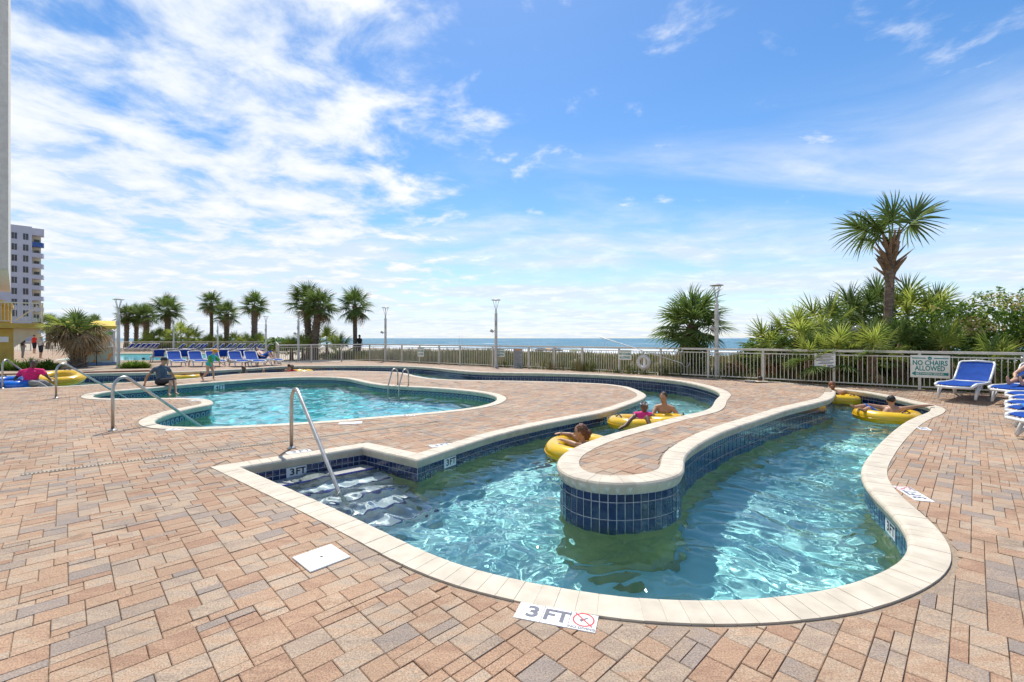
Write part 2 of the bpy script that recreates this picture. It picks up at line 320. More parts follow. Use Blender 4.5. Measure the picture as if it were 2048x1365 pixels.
def water_material(name, tint):
    m = bpy.data.materials.new(name); m.use_nodes = True; N, L = nodes_of(m); b = N['Principled BSDF']
    b.inputs['Transmission Weight'].default_value = 1; b.inputs['Roughness'].default_value = 0; b.inputs['IOR'].default_value = 1.33
    n = N.new('ShaderNodeTexNoise'); n.inputs['Scale'].default_value = .6; t = N.new('ShaderNodeTexCoord'); L.new(t.outputs['Object'], n.inputs['Vector'])
    mx = N.new('ShaderNodeMix'); mx.data_type = 'RGBA'; L.new(n.outputs[0], mx.inputs[0]); mx.inputs[6].default_value = (*tint, 1); mx.inputs[7].default_value = (tint[0] * .9, tint[1], tint[2], 1)
    L.new(mx.outputs[2], b.inputs['Base Color'])
    return m
M_WATER = water_material('river_water', (.90, .99, .98)); M_WATER2 = water_material('pool_water', (.70, .97, .97))

# ---------------------------------------------------------------- deck slab (joint sand under the pavers, paver field far off)
DECK_OUT = np.array([(-75, 1.0), (-1.5, 1.0), (16.5, 1.0), (16.5, 8.35), (12.95, 11.55), (8.55, 15.5), (3.15, 20.2), (.85, 21.9), (-2.7, 24.2), (-9.1, 29.25), (-13.1, 25.95), (-27, 52.3), (-75, 52.3)])
BACKPOOL = np.array([(-29.5, 29.5), (-23.5, 29.5), (-21.5, 31.5), (-23, 38), (-27, 42.5), (-38, 42.5)])
def cdt(loops, extra, keep, zf):
    vs_, es_ = [], []
    for lp in loops:
        n0 = len(vs_); vs_ += [(float(q[0]), float(q[1])) for q in lp]; es_ += [(n0 + i, n0 + (i + 1) % len(lp)) for i in range(len(lp))]
    vs_ += [(float(a), float(b)) for a, b in extra]
    ov, oe, of, *_ = geometry.delaunay_2d_cdt([Vector(q) for q in vs_], es_, [], 0, 1e-5)
    V = np.array([(q.x, q.y) for q in ov]); Fc = np.array([f for f in of if len(f) == 3]); C = V[Fc].mean(1)
    Fc = Fc[keep(C[:, 0], C[:, 1])]
    return V, Fc
rW, _ = offset(RIVER, .10); pW, _ = offset(POOL, .10)
gx, gy = np.meshgrid(np.arange(-30, 16.1, .8), np.arange(1.5, 30, .8)); ex = np.stack([gx.ravel(), gy.ravel()], 1)
ex = ex[inside(DECK_OUT, ex[:, 0], ex[:, 1])]
keep = lambda X, Y: inside(DECK_OUT, X, Y) & ~inside(rW, X, Y) & ~inside(pW, X, Y) & ~inside(BACKPOOL, X, Y)
V, Fc = cdt([DECK_OUT, rW, pW, BACKPOOL], ex, keep, None)
FARW, _ = offset(RIVER, .02); FARREG2 = np.vstack([FARW[iF0:jr, :2], [(40, 9.9), (40, 120), (-90, 120), (-90, 15)]])
hz = np.where(inside(FARREG2, V[:, 0], V[:, 1]), h_far(V[:, 0], V[:, 1]), h_near(V[:, 0], V[:, 1]))
PAV_FAR = 15.5
C = V[Fc].mean(1); nearm = C[:, 1] < PAV_FAR
deck = mesh_obj('pool_deck', np.c_[V, hz - .010], Fc[nearm], M_SAND, kind='structure')
mesh_obj('paver_field', np.c_[V, hz - .0015], Fc[~nearm], M_PAVFAR, deck)

# ---------------------------------------------------------------- pavers, laid in a random ashlar of three sizes, cut at the coping
rng = np.random.default_rng(11)
ca, sa = cos(PAV_A), sin(PAV_A)
def uv2xy(u, v): return u * ca - v * sa, u * sa + v * ca
def visible(X, Y, m=.5): return (np.abs(X) < 1.14 * Y + m) & (Y > 1.55)
corn = np.array([(-18.5, 15.5), (18.5, 15.5), (0, 0), (-3, 1.4), (3, 1.4)]); cu = corn[:, 0] * ca + corn[:, 1] * sa; cv = -corn[:, 0] * sa + corn[:, 1] * ca
u0, v0 = cu.min(), cv.min(); nu, nv = int((cu.max() - u0) / U) + 3, int((cv.max() - v0) / U) + 3
gi, gj = np.meshgrid(np.arange(nu), np.arange(nv), indexing='ij'); GX, GY = uv2xy(u0 + (gi + .5) * U, v0 + (gj + .5) * U)
okc = visible(GX, GY) & (GY < PAV_FAR) & inside(DECK_OUT, GX, GY)
okc &= ~inside(offset(RIVER, .03)[0], GX, GY) & ~inside(offset(POOL, .03)[0], GX, GY)
pav = []; sky_h = np.zeros(nu, int); okl = okc
while True:                                              # skyline packing: always fill the lowest gap with a stone that fits it
    j = int(sky_h.min())
    if j >= nv - 4: break
    i = int(sky_h.argmin()); e = i
    while e < nu and sky_h[e] == j and e - i < 8: e += 1
    gap = e - i; r = rng.random()
    if gap <= 3: a = gap
    elif gap == 4: a = 2 if r < .7 else 3
    else: a = 3 if r < .62 else 2
    if gap - a == 1: a = a - 1 if a > 2 and gap - a + 1 != 1 else a
    left = int(sky_h[i - 1]) - j if i else 0; r2 = rng.random()
    b = left if (1 <= left <= 3 and r2 < .35) else (2 if r2 < .72 else 3 if r2 < .82 else 1)
    if a == 1: b = max(2, b)
    if a >= 3 and b == 3: b = 2
    if okl[i:i + a, j:j + b].any(): pav.append((i, j, a, b))
    sky_h[i:i + a] = j + b
pav = np.array(pav)
pc = np.stack(uv2xy(u0 + (pav[:, 0] + pav[:, 2] / 2) * U, v0 + (pav[:, 1] + pav[:, 3] / 2) * U), 1)
def valid_edge(D, W): return np.array([np.hypot(W[:, 0] - q[0], W[:, 1] - q[1]).min() > COPW * .93 for q in D])
vr, vp = valid_edge(RIV_D, RIVER), valid_edge(POOL_D, POOL)
edge_pts = np.vstack([RIV_D[vr], POOL_D[vp]])[:, :2]; edge_n = np.vstack([RIV_N[vr], POOL_N[vp]])
bx = np.digitize(pc[:, 0], np.arange(-20, 20, 1.0)); near_i = np.full(len(pc), -1); near_d = np.full(len(pc), 9.)
for b in np.unique(bx):
    sel = np.where(bx == b)[0]; lo, hi = pc[sel, 0].min() - .4, pc[sel, 0].max() + .4
    em = np.where((edge_pts[:, 0] > lo) & (edge_pts[:, 0] < hi))[0]
    if not len(em): continue
    d = np.hypot(pc[sel, None, 0] - edge_pts[None, em, 0], pc[sel, None, 1] - edge_pts[None, em, 1]); w = d.argmin(1)
    near_i[sel] = em[w]; near_d[sel] = d[np.arange(len(sel)), w]
inD = inside(RIV_D, pc[:, 0], pc[:, 1]) | inside(POOL_D, pc[:, 0], pc[:, 1])
LID = np.array(P(643, 1117)[:2])
def clip_poly(poly, q, n):
    out = []
    for a, b in zip(poly, poly[1:] + poly[:1]):
        da = (a[0] - q[0]) * n[0] + (a[1] - q[1]) * n[1]; db = (b[0] - q[0]) * n[0] + (b[1] - q[1]) * n[1]
        if da >= 0: out.append(a)
        if da * db < 0: t = da / (da - db); out.append((a[0] + (b[0] - a[0]) * t, a[1] + (b[1] - a[1]) * t))
    return out
pieces = []
hpc = h_deck(pc[:, 0], pc[:, 1])
G = .0016
for n in range(len(pav)):
    i, j, a, b = pav[n]
    if near_d[n] > .24 and inD[n]: continue
    c = [uv2xy(u0 + (i + e) * U + g, v0 + (j + f) * U + h) for e, f, g, h in ((0, 0, G, G), (a, 0, -G, G), (a, b, -G, -G), (0, b, G, -G))]
    if near_d[n] < .26:
        e = near_i[n]
        for e2 in (e, e - 3, e + 3, e - 5, e + 5):
            if 0 <= e2 < len(edge_pts) and np.hypot(*(edge_pts[e2] - edge_pts[e])) < .4 and c and (edge_n[e2] @ edge_n[e] > .9 or (edge_pts[e2] - edge_pts[e]) @ edge_n[e] > 0):
                c = clip_poly(c, edge_pts[e2] + edge_n[e2] * .004, edge_n[e2])
        if len(c) < 3: continue
    ar = abs(sum(p[0] * q[1] - q[0] * p[1] for p, q in zip(c, c[1:] + c[:1]))) / 2
    if ar < .0007: continue
    pieces.append((c, float(hpc[n]), float(pc[n][1]), ar))
def paver_geo(c, z, org=(0, 0, 0)):
    n = len(c); mx_, my_ = sum(p[0] for p in c) / n, sum(p[1] for p in c) / n
    dz = rng.normal(0, .0013); tx, ty = rng.normal(0, .007, 2); e = .0035
    tz = lambda x, y: z + dz + (x - mx_) * tx + (y - my_) * ty
    v = [(x - org[0], y - org[1], z - .02 - org[2]) for x, y in c] + [(x - org[0], y - org[1], tz(x, y) - e - org[2]) for x, y in c]
    for x, y in c:
        l = max(math.hypot(x - mx_, y - my_), 1e-6); s = max(0, 1 - e * 1.4 / l); X, Y = mx_ + (x - mx_) * s, my_ + (y - my_) * s
        v.append((X - org[0], Y - org[1], tz(X, Y) - org[2]))
    f = [(k_, (k_ + 1) % n, n + (k_ + 1) % n, n + k_) for k_ in range(n)] + [(n + k_, n + (k_ + 1) % n, 2 * n + (k_ + 1) % n, 2 * n + k_) for k_ in range(n)] + [tuple(range(2 * n, 3 * n))]
    if sum(p[0] * q[1] - q[0] * p[1] for p, q in zip(c, c[1:] + c[:1])) < 0: f = [q[::-1] for q in f]
    return v, f
def set_rnd(me, vals):
    a = me.attributes.new('rnd', 'FLOAT', 'POINT'); a.data.foreach_set('value', np.asarray(vals, np.float32))
def tone():
    return float(np.clip(rng.choice([rng.uniform(0, .62), rng.uniform(.5, 1.0)], p=[.74, .26]), 0, 1))
order = sorted(range(len(pieces)), key=lambda q: -(pieces[q][3] / pieces[q][2] ** 3 * (1 if abs(sum(p[0] for p in pieces[q][0]) / len(pieces[q][0])) < 1.1 * pieces[q][2] and pieces[q][2] > 1.95 else .05)))
mv, mf, mr = [], [], []
for rank, q in enumerate(order):
    c, z, y, ar = pieces[q]; t_ = tone()
    v, f = paver_geo(c, z)
    if rank < 300:
        o = mesh_obj('paver', v, f, M_PAV, deck); set_rnd(o.data, [t_] * len(v))
    else:
        n0 = len(mv); mv += v; mf += [tuple(i + n0 for i in w) for w in f]; mr += [t_] * len(v)
o = mesh_obj('pavers', mv, mf, M_PAV, deck, kind='stuff'); set_rnd(o.data, mr)

# ---------------------------------------------------------------- coping, walls, tiles
PROF = [(COPW, -.02), (COPW, .004), (.04, .007), (.014, .002), (.001, -.014), (-.003, -.036), (.010, -.066), (.026, -.108), (.07, -.112)]
def seen(p, n=None, m=.8, far=30):
    ok = (abs(p[0]) < 1.14 * p[1] + m) and 1.2 < p[1] < far
    if ok and n is not None: ok = (-n[0]) * (0 - p[0]) + (-n[1]) * (0 - p[1]) > 0
    return ok
def coping(owner, W, D, corners, cap):
    N_ = len(W); cuts = []
    cs = sorted(corners) if corners else [0]
    for a, b in zip(cs, cs[1:] + [cs[0] + N_]):
        k_ = a
        while b - k_ > 3: cuts.append((k_, k_ + 2)); k_ += 2
        cuts.append((k_, b))
    np_ = len(PROF); todo = []
    for a, b in cuts:
        a %= N_; b %= N_; mid = (W[a] + D[b]) / 2
        if not seen(mid): continue
        todo.append((-1 / mid[1] ** 2 if abs(mid[0]) < 1.12 * mid[1] else 0, a, b))
    todo.sort(); sv, sf = [], []; n_seen = 0
    for rank, (_, a, b) in enumerate(todo):
        v = []; jz = rng.normal(0, .0008)
        for (p, q, l) in ((a, b, .012), (b, a, .012)):
            w = W[p] + (W[q] - W[p]) * l; d = D[p] + (D[q] - D[p]) * l
            for t_, z_ in PROF: pt = w + (d - w) * (t_ / COPW); v.append((pt[0], pt[1], w[2] + z_ + jz))
        f = [(i, i + 1, np_ + i + 1, np_ + i) for i in range(np_ - 1)] + [tuple(range(np_))[::-1], tuple(range(np_, 2 * np_))]
        if rank < cap: mesh_obj('coping_stone', v, f, M_COPE, owner)
        else: n0 = len(sv); sv += v; sf += [tuple(i + n0 for i in w) for w in f]
    if sv: mesh_obj('coping_stones', sv, sf, M_COPE, owner, kind='stuff')
    v, f = [], []
    for i in range(N_):
        for t_, z_ in PROF[1:]: pt = W[i] + (D[i] - W[i]) * (min(t_ + .003, COPW - .002) / COPW); v.append((pt[0], pt[1], W[i][2] + z_ - .0035))
    k_ = np_ - 1
    f = [(i * k_ + j, i * k_ + j + 1, ((i + 1) % N_) * k_ + j + 1, ((i + 1) % N_) * k_ + j) for i in range(N_) for j in range(k_ - 1)]
    mesh_obj('mortar_bed', v, f, M_MORT, owner, smooth=True)
def wall(owner, W, D, zb, split):
    N_ = len(W); v = []; B = W + (D - W) * (.036 / COPW)
    for i in range(N_): v += [(B[i][0], B[i][1], W[i][2] - .10), (B[i][0], B[i][1], split), (B[i][0], B[i][1], zb)]
    f1 = [(3 * i, 3 * ((i + 1) % N_), 3 * ((i + 1) % N_) + 1, 3 * i + 1) for i in range(N_)]
    f2 = [(3 * i + 1, 3 * ((i + 1) % N_) + 1, 3 * ((i + 1) % N_) + 2, 3 * i + 2) for i in range(N_)]
    o1 = mesh_obj('wall_grout', v, f1, M_GROUT, owner); o2 = mesh_obj('wall_plaster', v, f2, M_PLAST, owner, smooth=True)
    for o in (o1, o2): o.cycles.is_caustics_receiver = True
    return B
TB = MB().box((-.5, -.5, 0), (.5, .5, 1), bev=.12)
def unit_tile(name, m):
    me = bpy.data.meshes.new(name)
    e = .035
    v = [(-.5, -.5, 0), (.5, -.5, 0), (.5, .5, 0), (-.5, .5, 0), (-.5, -.5, .7), (.5, -.5, .7), (.5, .5, .7), (-.5, .5, .7), (-.5 + e, -.5 + e, 1), (.5 - e, -.5 + e, 1), (.5 - e, .5 - e, 1), (-.5 + e, .5 - e, 1)]
    f = [(8, 9, 10, 11)] + [(i, (i + 1) % 4, 4 + (i + 1) % 4, 4 + i) for i in range(4)] + [(4 + i, 4 + (i + 1) % 4, 8 + (i + 1) % 4, 8 + i) for i in range(4)]
    me.from_pydata(v, [], f); me.materials.append(m); return me, v, f
def tiles(owner, B, Nn, rows_of, me, v0_, f0_, m, cap, wide, skip=()):
    """walk along the wall and set tiles; rows_of(z_top) gives (top, bottom, fraction of the wide column)"""
    todo = []; N_ = len(B); d = np.hypot(*(np.roll(B, -1, 0) - B)[:, :2].T); cum = np.r_[0, np.cumsum(d)]
    tang = np.roll(B, -3, 0)[:, :2] - np.roll(B, 3, 0)[:, :2]; ang = np.unwrap(np.arctan2(tang[:, 1], tang[:, 0])); curv = np.abs(np.roll(ang, -6) - np.roll(ang, 6)) / (12 * DS)
    curv = np.minimum(curv, 6)
    Bc = np.vstack([B, B[:1]]); pos = lambda s: np.array([np.interp(s, cum, Bc[:, j]) for j in range(3)])
    s = 0.0
    while s < cum[-1] - wide:
        k_ = int(np.searchsorted(cum, s)) % N_; nrm = Nn[k_]; p = B[k_]
        if not seen(p, nrm, .4, 26): s += wide; continue
        half = curv[k_] > .75; cw = wide / 2 if half else wide
        for zt, zb_, half_row in rows_of(p[2]):
            for (sa_, w_) in ([(s, cw)] if (half or not half_row) else [(s, cw / 2), (s + cw / 2, cw / 2)]):
                a_, b_ = pos(sa_ + .004), pos(sa_ + w_ - .004)
                if any(abs(sa_ + w_ / 2 - c_) < hw for c_, hw in skip): continue
                x = (b_ - a_); x[2] = 0; L_ = np.linalg.norm(x); x /= L_ + 1e-9; n3 = np.array((-nrm[0], -nrm[1], 0)); n3 -= x * (n3 @ x); n3 /= np.linalg.norm(n3)
                c_ = (a_ + b_) / 2; c_[2] = (zt + zb_) / 2; y = np.cross(n3, x)
                todo.append((c_[1], c_, x * L_, y * (zt - zb_ - .007), n3 * .006))
        s += cw
    todo.sort(key=lambda q: q[0]); sv, sf = [], []
    for r, (_, c_, x, y, n) in enumerate(todo):
        if r < cap:
            M = Matrix(((x[0], y[0], n[0], c_[0]), (x[1], y[1], n[1], c_[1]), (x[2], y[2], n[2], c_[2]), (0, 0, 0, 1))); inst('tile', me, owner, M)
        else:
            n0 = len(sv); sv += [tuple(c_ + x * q[0] + y * q[1] + n * q[2]) for q in v0_]; sf += [tuple(i + n0 for i in w) for w in f0_]
    if sv:
        o = mesh_obj('tiles', sv, sf, m, owner, kind='stuff')
        if me.uv_layers:
            uvl = o.data.uv_layers.new(name='UVMap'); src = np.zeros(len(me.loops) * 2, np.float32); me.uv_layers[0].data.foreach_get('uv', src); uvl.data.foreach_set('uv', np.tile(src, len(sv) // len(v0_)))
river = empty('lazy_river', kind='structure')
ci = [0, len(c_n1) - 1, len(c_n1) + len(c_n2) - 2]
coping(river, RIVER, RIV_D, ci + [iF0], 300)
RB = wall(river, RIVER, RIV_D, -1.2, WATER_Z - .04)
def river_rows(z):
    t = z - .114; r = [(t, t - .078, True), (t - .078, t - .242, False)]
    if z > .06: r.append((t - .242, t - .41, False))
    return r
me_t, tv, tf = unit_tile('tile', M_TILE)
tiles(river, RB, RIV_N, river_rows, me_t, tv, tf, M_TILE, 300, .158)
# patterned band of the swimming pool
def band_material():
    m = bpy.data.materials.new('patterned_tile'); m.use_nodes = True; N, L = nodes_of(m); b = N['Principled BSDF']
    uv = N.new('ShaderNodeUVMap'); sp = N.new('ShaderNodeVectorMath'); sp.operation = 'DISTANCE'; L.new(uv.outputs[0], sp.inputs[0]); sp.inputs[1].default_value = (.5, .42, 0)
    r = N.new('ShaderNodeMath'); r.operation = 'SUBTRACT'; L.new(sp.outputs['Value'], r.inputs[0]); r.inputs[1].default_value = .30
    a = N.new('ShaderNodeMath'); a.operation = 'ABSOLUTE'; L.new(r.outputs[0], a.inputs[0])
    q = N.new('ShaderNodeMapRange'); q.inputs[1].default_value = .10; q.inputs[2].default_value = .05; L.new(a.outputs[0], q.inputs[0])
    n = N.new('ShaderNodeTexNoise'); n.inputs['Scale'].default_value = 9; L.new(uv.outputs[0], n.inputs['Vector'])
    mx = N.new('ShaderNodeMix'); mx.data_type = 'RGBA'; L.new(q.outputs[0], mx.inputs[0]); mx.inputs[6].default_value = (.012, .05, .085, 1); mx.inputs[7].default_value = (.20, .36, .40, 1)
    m2 = N.new('ShaderNodeMix'); m2.data_type = 'RGBA'; m2.inputs[0].default_value = .2; L.new(mx.outputs[2], m2.inputs[6]); L.new(n.outputs['Color'], m2.inputs[7]); m2.blend_type = 'MULTIPLY'
    L.new(m2.outputs[2], b.inputs['Base Color']); b.inputs['Roughness'].default_value = .15; return m
M_BAND = band_material()
pool = empty('swimming_pool', kind='structure')
coping(pool, POOL, POOL_D, [0], 300)
PB = wall(pool, POOL, POOL_D, -1.5, WATER_Z - .04)
me_b, bv, bf = unit_tile('tile', M_BAND)
uvl = me_b.uv_layers.new(name='UVMap')
for l_ in me_b.loops: q = bv[l_.vertex_index]; uvl.data[l_.index].uv = (q[0] + .5, q[1] + .5)
tiles(pool, PB, POOL_N, lambda z: [(z - .114, z - .27, False)], me_b, bv, bf, M_BAND, 300, .156)
# basins
def floor(owner, poly, z, m):
    V, Fc = cdt([poly], np.zeros((0, 2)), lambda X, Y: inside(poly, X, Y), None)
    o = mesh_obj('basin_floor', np.c_[V, np.full(len(V), z)], Fc, m, owner); o.cycles.is_caustics_receiver = True
floor(river, offset(RIVER, .045)[0], -1.19, M_FLOOR); floor(pool, offset(POOL, .045)[0], -1.49, M_PFLOOR)
# entry steps in the nook, blue nosings
ax = (A1 - A0)[:2]; La = np.linalg.norm(ax); ax = ax / La; bxv = (A2 - A1)[:2] / np.linalg.norm((A2 - A1)[:2])
Mst = Matrix(((ax[0], bxv[0], 0, A0[0]), (ax[1], bxv[1], 0, A0[1]), (0, 0, 1, 0), (0, 0, 0, 1)))
M_TREAD = pm('step_tread', (.76, .79, .78), .7, (.62, .68, .68), 14, 4)
M_LEDGE = pm('ledge_tile', (.40, .40, .37), .6, (.30, .30, .28), 40, 2)
for k_, (b0, b1, zt) in enumerate([(-.03, .33, -.243), (.33, .64, -.40), (.64, .94, -.58), (.94, 1.24, -.76), (1.24, 1.54, -.94)]):
    o = MB().box((-.02 + .16 * k_ * 0, b0, -1.19), (La + .03 if b1 < 1.2 else La + .02, b1, zt), Mst).obj('step', M_LEDGE if k_ == 0 else M_TREAD, river); o.cycles.is_caustics_receiver = True
    o = MB().box((0, b1 - .038, zt + .002), (La, b1 + .006, zt + .014), Mst).obj('step_nosing', M_BLUE, river); o.cycles.is_caustics_receiver = True
# water surfaces
def waves(X, Y, seed, lams, n, steep):
    g = np.random.default_rng(seed); Z = np.zeros_like(X); wx = X + .18 * np.sin(1.1 * Y + .7) + .11 * np.sin(2.9 * Y + 1.3 * X) + .05 * np.sin(7.3 * X - 4.1 * Y); wy = Y + .2 * np.sin(1.3 * X + 2.1) + .1 * np.sin(3.3 * X - 1.7 * Y) + .05 * np.sin(6.1 * Y + 5.3 * X)
    for i in range(n):
        lam = lams[0] * (lams[1] / lams[0]) ** g.random(); a = g.uniform(0, 2 * pi); k_ = 2 * pi / lam
        ph = k_ * (wx * cos(a) + wy * sin(a)) + g.uniform(0, 2 * pi); Z += steep / k_ * (np.sin(ph) + .22 * np.cos(2 * ph))
    return Z
def water(name, poly, sp, zf, m, xmin=-24):
    x0, x1 = max(poly[:, 0].min(), xmin), poly[:, 0].max(); y0, y1 = poly[:, 1].min(), poly[:, 1].max(); c = sp * 4
    ni, nj = int((x1 - x0) / c) + 3, int((y1 - y0) / c) + 3
    cx_, cy_ = np.meshgrid(x0 - c + np.arange(ni) * c, y0 - c + np.arange(nj) * c, indexing='ij'); ins = inside(poly, cx_, cy_) & (np.abs(cx_) < 1.14 * cy_ + 1.2)
    d = ins.copy()
    for a in (-1, 0, 1):
        for b in (-1, 0, 1): d |= np.roll(np.roll(ins, a, 0), b, 1)
    cell = d[:-1, :-1] | d[1:, :-1] | d[:-1, 1:] | d[1:, 1:]
    fine = np.kron(cell, np.ones((4, 4), bool)); I, J = fine.shape
    idx = -np.ones((I + 1, J + 1), int); use = np.zeros((I + 1, J + 1), bool)
    for a in (0, 1):
        for b in (0, 1): use[a:I + a, b:J + b] |= fine
    idx[use] = np.arange(use.sum()); ii, jj = np.where(use); X = x0 - c + ii * sp; Y = y0 - c + jj * sp
    fi, fj = np.where(fine); f = np.stack([idx[fi, fj], idx[fi + 1, fj], idx[fi + 1, fj + 1], idx[fi, fj + 1]], 1)
    me = bpy.data.meshes.new(name); v = np.stack([X, Y, WATER_Z + zf(X, Y)], 1)
    me.vertices.add(len(v)); me.vertices.foreach_set('co', v.ravel().astype(np.float32)); me.loops.add(len(f) * 4); me.loops.foreach_set('vertex_index', f.ravel().astype(np.int32))
    me.polygons.add(len(f)); me.polygons.foreach_set('loop_start', np.arange(0, len(f) * 4, 4, dtype=np.int32)); me.polygons.foreach_set('use_smooth', np.ones(len(f), bool)); me.update(); me.validate()
    me.materials.append(m); o = link(bpy.data.objects.new(name, me)); o['kind'] = 'structure'; o.cycles.is_caustics_caster = True; return o
def river_z(X, Y):
    return (waves(X, Y, 3, (.30, 1.1), 24, .030) + waves(X, Y, 8, (.12, .28), 26, .036) + waves(X, Y, 15, (.07, .12), 22, .015)) * (1 + .35 * np.sin(.9 * X + .6 * Y))
water('river_water', RIVER, .024, river_z, M_WATER)
water('swimming_pool_water', POOL, .05, lambda X, Y: waves(X, Y, 21, (.3, 1.1), 22, .020) + waves(X, Y, 5, (.16, .34), 14, .016), M_WATER2)
# ---------------------------------------------------------------- back pool, beach, sea
M_BPW = pm('back_pool_water', (.07, .56, .66), .08, (.08, .58, .68), 1.2, 4, bump=.3, bscale=3, spec=.5)
M_CREAM = pm('cream_paint', (.66, .60, .47), .5, (.58, .52, .40), 5, 3)
bp = empty('back_pool', kind='structure')
mesh_obj('water', [(x, y, -.02) for x, y in BACKPOOL], [tuple(range(6))[::-1]], M_BPW, bp)
BP2, _ = offset(np.c_[BACKPOOL, np.zeros(6)], .3)
n6 = 6; mesh_obj('coping', [(x, y, .115) for x, y in BACKPOOL] + [(q[0], q[1], .115) for q in BP2] + [(x, y, -.3) for x, y in BACKPOOL], [(i, (i + 1) % 6, 6 + (i + 1) % 6, 6 + i) for i in range(6)] + [(i, (i + 1) % 6, 12 + (i + 1) % 6, 12 + i) for i in range(6)], M_COPE, bp)
def beach_z(X, Y):
    g = -fence_dist(X, Y); return np.interp(g, [-80, -2, 0, 3, 9, 14, 30, 60, 100, 150, 400], [0, .02, .04, .10, .26, .15, -1.0, -2.0, -2.85, -3.6, -6])
M_BEACH = pm('beach_sand', (.46, .39, .30), .95, (.37, .31, .235), .7, 6, bump=.6, bscale=4)
rect = np.array([(-420, -40), (420, -40), (420, 520), (-420, 520)])
g1 = np.stack(np.meshgrid(np.arange(-60, 61, 2.5), np.arange(9, 80, 2.5)), -1).reshape(-1, 2); g2 = np.stack(np.meshgrid(np.arange(-410, 411, 20.), np.arange(20, 515, 20.)), -1).reshape(-1, 2)
exb = np.vstack([g1, g2]); exb = exb[~inside(DECK_OUT, exb[:, 0], exb[:, 1])]
V, Fc = cdt([rect, DECK_OUT], exb, lambda X, Y: ~inside(DECK_OUT, X, Y), None)
mesh_obj('beach', np.c_[V, beach_z(V[:, 0], V[:, 1])], Fc, M_BEACH, kind='structure', smooth=True)
def sea_material():
    m = bpy.data.materials.new('sea_water'); m.use_nodes = True; N, L = nodes_of(m); b = N['Principled BSDF']; t = N.new('ShaderNodeTexCoord')
    mp = N.new('ShaderNodeMapping'); mp.inputs['Rotation'].default_value = (0, 0, R(38.7)); L.new(t.outputs['Object'], mp.inputs[0])
    sp = N.new('ShaderNodeSeparateXYZ'); L.new(mp.outputs[0], sp.inputs[0])           # y' runs offshore
    def noi(sc, st, d=6, dist=0):
        q = N.new('ShaderNodeMapping'); q.inputs['Scale'].default_value = st; L.new(mp.outputs[0], q.inputs[0]); n = N.new('ShaderNodeTexNoise'); n.inputs['Scale'].default_value = sc; n.inputs['Detail'].default_value = d; n.inputs['Distortion'].default_value = dist; L.new(q.outputs[0], n.inputs['Vector']); return n.outputs[0]
    n1 = noi(.05, (.35, 1.6, 1), 6, .3); fine = noi(1.1, (.6, 1.4, 1), 4)
    r = N.new('ShaderNodeMapRange'); L.new(sp.outputs[1], r.inputs[0]); r.inputs[1].default_value = 118; r.inputs[2].default_value = 230; r.inputs[3].default_value = .30; r.inputs[4].default_value = .0
    a = N.new('ShaderNodeMath'); L.new(n1, a.inputs[0]); L.new(r.outputs[0], a.inputs[1])
    q = N.new('ShaderNodeMapRange'); q.interpolation_type = 'SMOOTHSTEP'; L.new(a.outputs[0], q.inputs[0]); q.inputs[1].default_value = .60; q.inputs[2].default_value = .72
    mx = N.new('ShaderNodeMix'); mx.data_type = 'RGBA'; L.new(q.outputs[0], mx.inputs[0])
    dn = N.new('ShaderNodeMix'); dn.data_type = 'RGBA'; L.new(noi(.012, (.3, 2, 1), 5), dn.inputs[0]); dn.inputs[6].default_value = (.03, .125, .19, 1); dn.inputs[7].default_value = (.065, .19, .245, 1)
    L.new(dn.outputs[2], mx.inputs[6]); mx.inputs[7].default_value = (.80, .83, .84, 1); L.new(mx.outputs[2], b.inputs['Base Color'])
    b.inputs['Roughness'].default_value = .35; b.inputs['IOR'].default_value = 1.33; b.inputs['Specular IOR Level'].default_value = .22
    bp_ = N.new('ShaderNodeBump'); bp_.inputs['Strength'].default_value = .9; bp_.inputs['Distance'].default_value = .6
    ad = N.new('ShaderNodeMath'); L.new(noi(.16, (.5, 1.6, 1), 8), ad.inputs[0]); L.new(fine, ad.inputs[1]); L.new(ad.outputs[0], bp_.inputs['Height']); L.new(bp_.outputs[0], b.inputs['Normal'])
    return m
mesh_obj('sea', [(-40000, -200, -3), (40000, -200, -3), (40000, 50000, -3), (-40000, 50000, -3)], [(0, 1, 2, 3)], sea_material(), kind='structure')

